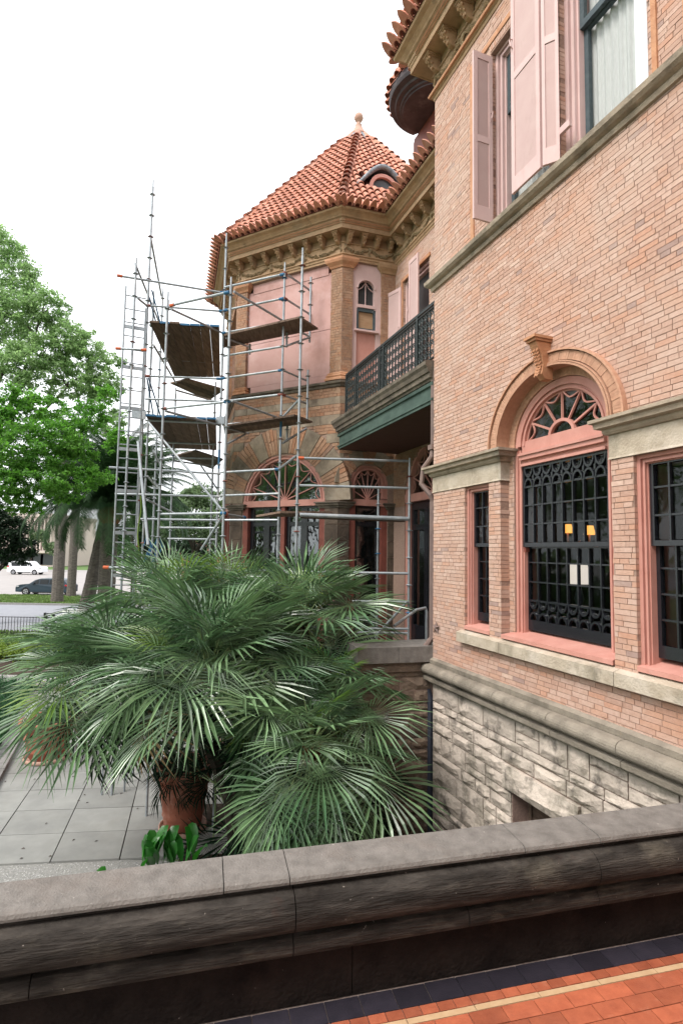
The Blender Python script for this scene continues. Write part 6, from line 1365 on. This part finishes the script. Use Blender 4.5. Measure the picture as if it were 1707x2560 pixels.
def broad(label, cs, n_, ln, m='leafE', name='broad_leaf_plant', wdt=.32, cat='plant', up=1.0, seed=1, group=None):
    r = random.Random(seed); t = thing(name, label, cat, tuple(cs), group)
    for k in range(n_):
        a = r.uniform(0, 6.28); tl = r.uniform(.15, .8) / up; L_ = ln * r.uniform(.7, 1.2); d = Vector((math.cos(a) * math.sin(tl), math.sin(a) * math.sin(tl), math.cos(tl))); s_ = d.cross(Vector((0, 0, 1))).normalized(); nn = s_.cross(d)
        st = cs + Vector((r.uniform(-.12, .12), r.uniform(-.12, .12), 0)); b = MB(); rows = []
        for f, w_, z in ((0, .03, 0), (.25, .05, 0), (.45, .75, .01), (.65, 1, .0), (.85, .7, -.03), (1.0, .04, -.09)): q = st + d * (L_ * 1.0 * f) + Vector((0, 0, z * L_ * 2)); w2_ = wdt * L_ * .5 * w_; rows += [q - s_ * w2_ + nn * w2_ * .35, q, q + s_ * w2_ + nn * w2_ * .35]
        b.add(rows, [(i * 3 + j, i * 3 + j + 1, i * 3 + j + 4, i * 3 + j + 3) for i in range(5) for j in (0, 1)]); part('leaf', b, M[m], t, smooth=True, fix=False)
    return t
broad('bright green broad leaves rising from the gravel just behind the parapet', atY(372, 2190, 5.7), 13, .46, seed=3, wdt=.28, up=1.5)
broad('glossy upright leaves beside the pot, behind the parapet', atY(455, 2185, 5.8), 9, .48, seed=4, wdt=.24, up=1.4)
broad('single round green leaf poking up over the parapet', atY(262, 2205, 5.6), 2, .22, seed=9, wdt=.9)
broad('small leafy plant in the wide bowl pot', Vector((pc2.x, pc2.y + .2, ZG + .78)), 16, .30, seed=5, m='leafD', wdt=.6)
broad('dark broad leaves in the corner between the porch wall and the house', Vector((.55, 5.9, -1.85)), 16, .85, seed=6, m='leafD', wdt=.38)
broad('dark strappy leaves along the foot of the foundation wall', Vector((.95, 5.25, -1.75)), 16, .80, seed=7, m='leafD', wdt=.3)
broad('pale green leaf standing against the foundation wall', Vector((1.22, 5.0, -1.55)), 4, .62, seed=8, m='leafE', wdt=.3)
broad('low dark foliage below the basement window', Vector((1.55, 4.5, -1.9)), 12, .7, seed=12, m='leafD', wdt=.4)
def shrub(label, c, r, n_, leaf, size, seed=0, group='shrubs along the fence'):
    t = thing('shrub', label, 'shrub', tuple(c), group); V = leaf_cloud([((c.x, c.y, c.z + r * .35), r, r * .7, r * .5)], n_, size, up=.6, sub=30, sig=.28); part('foliage', npmesh('foliage', V - np.array(tuple(c)), M[leaf]), None, t)
    b = MB()
    for k in range(5): b.path([c, c + Vector((random.uniform(-.5, .5) * r, random.uniform(-.4, .4) * r, r * .7))], [.02, .008], 4)
    part('stem', b, M['bark'], t)
for k, (x, y, Y, r, lf, lb) in enumerate(((8, 1655, 21.0, .80, 'leafS', 'yellow green low shrub at the left edge of the fence bed'), (62, 1652, 20.6, .82, 'leafS', 'rounded yellow green shrub below the left part of the fence'), (118, 1655, 20.2, .74, 'leafS', 'yellow green shrub in front of the black gate posts'), (168, 1650, 20.6, .78, 'leafS', 'yellow green shrub right of the gate posts by the palm leaves'),
                                         (30, 1620, 23.0, .60, 'leafB', 'darker shrub with reddish tips close to the fence'), (150, 1618, 23.2, .62, 'leafB', 'darker shrub close to the fence near the grey trunk'), (222, 1625, 22.5, .7, 'leafB', 'dark green shrub at the foot of the date palms'))):
    c = atY(x, y, Y); c.z = ZG; shrub(lb, c, r, 2600, lf, .05)
t = thing('ground_cover', 'dark ground cover filling the bed under the fan palms', 'ground cover', (0, 6, ZG)); V = leaf_cloud([((-.9 + .5 * k, 5.2 + .35 * (k % 3), ZG + .2), .6, .6, .35) for k in range(6)] + [((-1.6 + .5 * k, 6.6, ZG + .15), .6, .5, .3) for k in range(5)], 12000, .05, sub=20)
COL.objects.unlink(t); bpy.data.objects.remove(t)
tag(part('ground_cover', npmesh('ground_cover', V, M['leafD']), None, None), 'dark ground cover filling the bed under the fan palms', 'ground cover', kind='stuff')

b = MB(); rl = random.Random(2)
for k in range(45):
    q = Vector((rl.uniform(-6.2, -2.1), rl.uniform(6.4, 12), ZG + .034)); a = rl.uniform(0, 6.28); c_, s_ = math.cos(a) * .028, math.sin(a) * .028; b.add([q + Vector((c_, s_, 0)), q + Vector((-s_ * .4, c_ * .4, .008)), q - Vector((c_, s_, 0)), q + Vector((s_ * .4, -c_ * .4, .006))], [(0, 1, 2, 3)])
tag(part('leaf_litter', b, M['mulch'], None, fix=False), 'small dry leaves scattered over the paving slabs', 'fallen leaves', kind='stuff')
# ================================================================== STREET
fe = thing('iron_fence', 'low black iron picket fence along the street', 'fence', tuple(atZ(100, 1590, ZG)))
FY = 26.3; x0 = -17.5; x1 = -4.0; n_ = int((x1 - x0) / .146); b = MB(); pk = MB(); pk.box(XF, -.009, .009, 0, .90, -.009, .009); pk = pk.mesh('picket', M['trimblack'])
for z in (.86, .10): b = MB(); b.box(XF, x0, x1, ZG + z, ZG + z + .03, FY - .012, FY + .012); part('rail', b, M['trimblack'], fe)
for k in range(n_): inst('picket', pk, fe, Matrix.Translation((x0 + .146 * k, FY, ZG)))
gt = thing('gate_posts', 'pair of thick black posts joined by a top frame in the iron fence', 'gate', tuple(atZ(125, 1590, ZG)))
for x in (115, 134): c = atY(x, 1560, 26.2); b = MB(); b.box(XF, c.x - .05, c.x + .05, ZG, ZG + 1.0, 26.1, 26.25); part('post', b, M['trimblack'], gt)
for z in (.98, 1.07): b = MB(); a, c = atY(113, 1540, 26.2), atY(136, 1540, 26.2); b.box(XF, a.x, c.x, ZG + z, ZG + z + .03, 26.1, 26.24); part('top_bar', b, M['trimblack'], gt)
for x in (113.5, 135.5): c = atY(x, 1540, 26.2); b = MB(); b.box(XF, c.x - .02, c.x + .02, ZG + 1.0, ZG + 1.12, 26.1, 26.24); part('finial', b, M['trimblack'], gt)
def car(label, c, L_, H_, Wd, face, paint, lampside, boxy, name='parked_car'):
    """c: ground point under the near side middle. face: +1 nose to the right, -1 to the left"""
    t = thing(name, label, 'car', tuple(c), 'cars across the street'); wr = .34 if not boxy else .38
    def X(u): return c.x + face * (u - .5) * L_
    top = [(0.0, .30), (.0, .46), (.02, .56), (.10, .62), (.26, .68)] if not boxy else [(0, .34), (0, .52), (.03, .60), (.22, .63)]
    roof = [(.36, .90), (.45, .985), (.70, 1.0), (.88, .93), (.97, .66), (1.0, .58), (1.0, .28)] if not boxy else [(.33, .95), (.40, 1.0), (.90, .99), (.965, .93), (.99, .62), (1.0, .55), (1.0, .30)]
    def inv(u): return 1 - u
    pr = [(1 - u, z) for u, z in top + roof]; low = []
    # u=1 is the nose
    out = [(u, z) for u, z in pr]; wells = []
    for wc in (.80, .19): wells.append(wc)
    bot = []
    for wc in (.19, .80):
        rr_ = wr * 1.12 / L_
        bot += [(wc - rr_, .18)] + [(wc - rr_ * math.cos(math.pi * k / 6), .18 + (wr * 1.5 / H_ - .06) * math.sin(math.pi * k / 6)) for k in range(1, 6)] + [(wc + rr_, .18)]
    poly = out + [(0.0, .2)] + bot + [(1.0, .2)]
    def belt(z): return 1.0 if z < .62 else 1.0 - (z - .62) * .42
    vs = []
    for s_ in (0, 1):
        for u, z in poly: w_ = Wd / 2 * belt(z) * (.94 if u < .04 or u > .96 else 1); vs.append(Vector((X(u), c.y + Wd / 2 + (-w_ if s_ == 0 else w_), c.z + z * H_)))
    k = len(poly); b = MB(); b.add(vs, [tuple(range(k)), tuple(range(2 * k - 1, k - 1, -1))] + [(i, (i + 1) % k, k + (i + 1) % k, k + i) for i in range(k)])
    me = b.mesh('body', M[paint], wl(t)); o = part('body', me, None, t); bv = o.modifiers.new('edge', 'BEVEL'); bv.width = .035; bv.segments = 2; bv.limit_method = 'ANGLE'; bv.angle_limit = R_(35)
    yb = lambda z: c.y + Wd / 2 - Wd / 2 * belt(z) - .012
    wins = [((.62, .665), (.44, .93)), ((.42, .455), (.24, .93))] if not boxy else None
    segs = ([(.70, .56, .60, .56), (.55, .38, .55, .38), (.37, .16, .37, .20)] if not boxy else [(.76, .60, .67, .60), (.59, .40, .59, .40), (.39, .13, .39, .10)])
    for a0, a1, b0, b1 in segs:
        zl, zh = .66 if not boxy else .64, .92; b = MB(); g_ = .006
        b.quad(Vector((X(a0 - g_), yb(zl), c.z + zl * H_)), Vector((X(a1 + g_), yb(zl), c.z + zl * H_)), Vector((X(b1 + g_), yb(zh), c.z + zh * H_)), Vector((X(b0 - g_), yb(zh), c.z + zh * H_))); part('side_window', b, M['carglass'], t)
    for u in (.19, .80):
        w_ = MB(); cc = Vector((X(u), c.y + .02, c.z + wr)); w_.tube(cc, cc + Vector((0, .22, 0)), wr, 20); wo_ = part('wheel', w_, M['rubber'], t)
        w_ = MB(); w_.tube(cc - Vector((0, .012, 0)), cc + Vector((0, .02, 0)), wr * .62, 18); 
        part('rim', w_, M['alloy'], wo_)
        w_ = MB()
        for q in range(5):
            a = q * 1.2566 + .6; d = Vector((math.cos(a), 0, math.sin(a))); n2 = Vector((-d.z, 0, d.x)); p_ = cc + Vector((0, -.016, 0)) + d * wr * .36; w_.box8([p_ + d * i * wr * .18 + n2 * j * wr * .1 + Vector((0, yy, 0)) for yy in (0, .006) for i, j in ((-1, -1), (1, -1.3), (1, 1.3), (-1, 1))])
        part('rim_slot', w_, M['trimblack'], wo_)
        w_ = MB(); cc2 = Vector((X(u), c.y + Wd - .24, c.z + wr)); w_.tube(cc2, cc2 + Vector((0, .22, 0)), wr, 14); part('wheel', w_, M['rubber'], t)
    b = MB(); b.box8([Vector((X(u), y, c.z + z * H_)) for z in (.56, .64) for u, y in ((.0, c.y + .02), (.07, c.y - .008), (.07, c.y + .2), (.0, c.y + .2))]); part('tail_lamp', b, M['redlamp'], t)
    b = MB(); b.box8([Vector((X(u), y, c.z + z * H_)) for z in (.48, .56) for u, y in ((.985, c.y + .03), (.93, c.y - .006), (.93, c.y + .2), (.985, c.y + .2))]); part('headlight', b, M['alloy'], t)
    b = MB(); b.box8([Vector((X(u), y, c.z + z * H_)) for z in (.15, .21) for u, y in ((.31, c.y + .0), (.68, c.y + .0), (.68, c.y + .4), (.31, c.y + .4))]); part('sill', b, M['trimblack'], t)
    b = MB(); b.box8([Vector((X(u), y, c.z + z * H_)) for z in (.66, .72) for u, y in ((.64, c.y - .12), (.67, c.y - .12), (.67, c.y + .06), (.64, c.y + .06))]); part('door_mirror', b, M[paint], t)
q = atZ(104, 1489, ZG); car('dark slate blue estate car driving past behind the palm trunks', q, 4.7, 1.52, 1.8, -1, 'cardark', 1, False, 'dark_car')
q = atZ(60, 1437, ZG); car('white sport utility car parked at the back of the car park', q, 5.3, 2.05, 1.95, 1, 'carwhite', 1, True, 'white_car')
# far facade and far brick house
fb = thing('office_building', 'pale pink building with tall narrow fins behind the car park', 'building', tuple(atZ(60, 1412, ZG)))
YB = 118; a, c = atY(-90, 1400, YB), atY(132, 1400, YB); zt_ = atY(60, 1292, YB).z; b = MB(); b.box(XF, a.x, c.x, ZG, zt_, YB, YB + 20); part('wall', b, M['facade'], fb); b = MB(); b.box(XF, a.x - .3, c.x + .3, zt_, zt_ + .8, YB - .4, YB + 20); part('roof_edge', b, M['facade'], fb)
n_ = 26
for k in range(n_):
    x = a.x + (c.x - a.x) * (k + .5) / n_; b = MB(); b.box(XF, x - .14, x + .14, ZG + 3.6, zt_ - .6, YB - .6, YB - .005); part('fin', b, M['facade'], fb)
    if k < n_ - 1: xn = a.x + (c.x - a.x) * (k + 1) / n_; b = MB(); b.box(XF, xn - .26, xn + .26, ZG + 4.0, zt_ - 1.2, YB - .03, YB + .01); part('window', b, M['facade_dark'], fb)
b = MB(); b.box(XF, a.x, c.x, ZG + 3.0, ZG + 3.5, YB - 1.6, YB - .004); part('canopy', b, M['facade'], fb)
for k in range(9): x = a.x + (c.x - a.x) * (k + .5) / 9; b = MB(); b.box(XF, x - 1.5, x + 1.2, ZG + .4, ZG + 2.8, YB - .05, YB - .002); part('window', b, M['facade_dark'], fb)
bh = thing('brick_house', 'low brown brick house far behind the scaffold foot', 'house', tuple(atZ(520, 1460, ZG))); a, c = atY(455, 1400, 62), atY(600, 1400, 62); b = MB(); b.box(XF, a.x, c.x, ZG, 1.2, 62, 68); part('wall', b, M['brick2'], bh)
b = MB(); b.add([Vector((a.x - .4, 61.6, 1.2)), Vector((c.x + .4, 61.6, 1.2)), Vector((c.x + .4, 68.4, 1.2)), Vector((a.x - .4, 68.4, 1.2)), Vector((a.x - .4, 65, 2.9)), Vector((c.x + .4, 65, 2.9))], [(0, 1, 5, 4), (3, 2, 5, 4), (0, 3, 4), (1, 2, 5)]); part('roof', b, M['tile_dark'], bh)
for k in range(4): x = a.x + (c.x - a.x) * (k + .5) / 4; b = MB(); b.box(XF, x - .5, x + .5, ZG + 1.2, ZG + 2.8, 61.96, 61.998); part('window', b, M['facade_dark'], bh)
for o in bpy.data.objects:
    if '_w' in o.keys(): del o['_w']
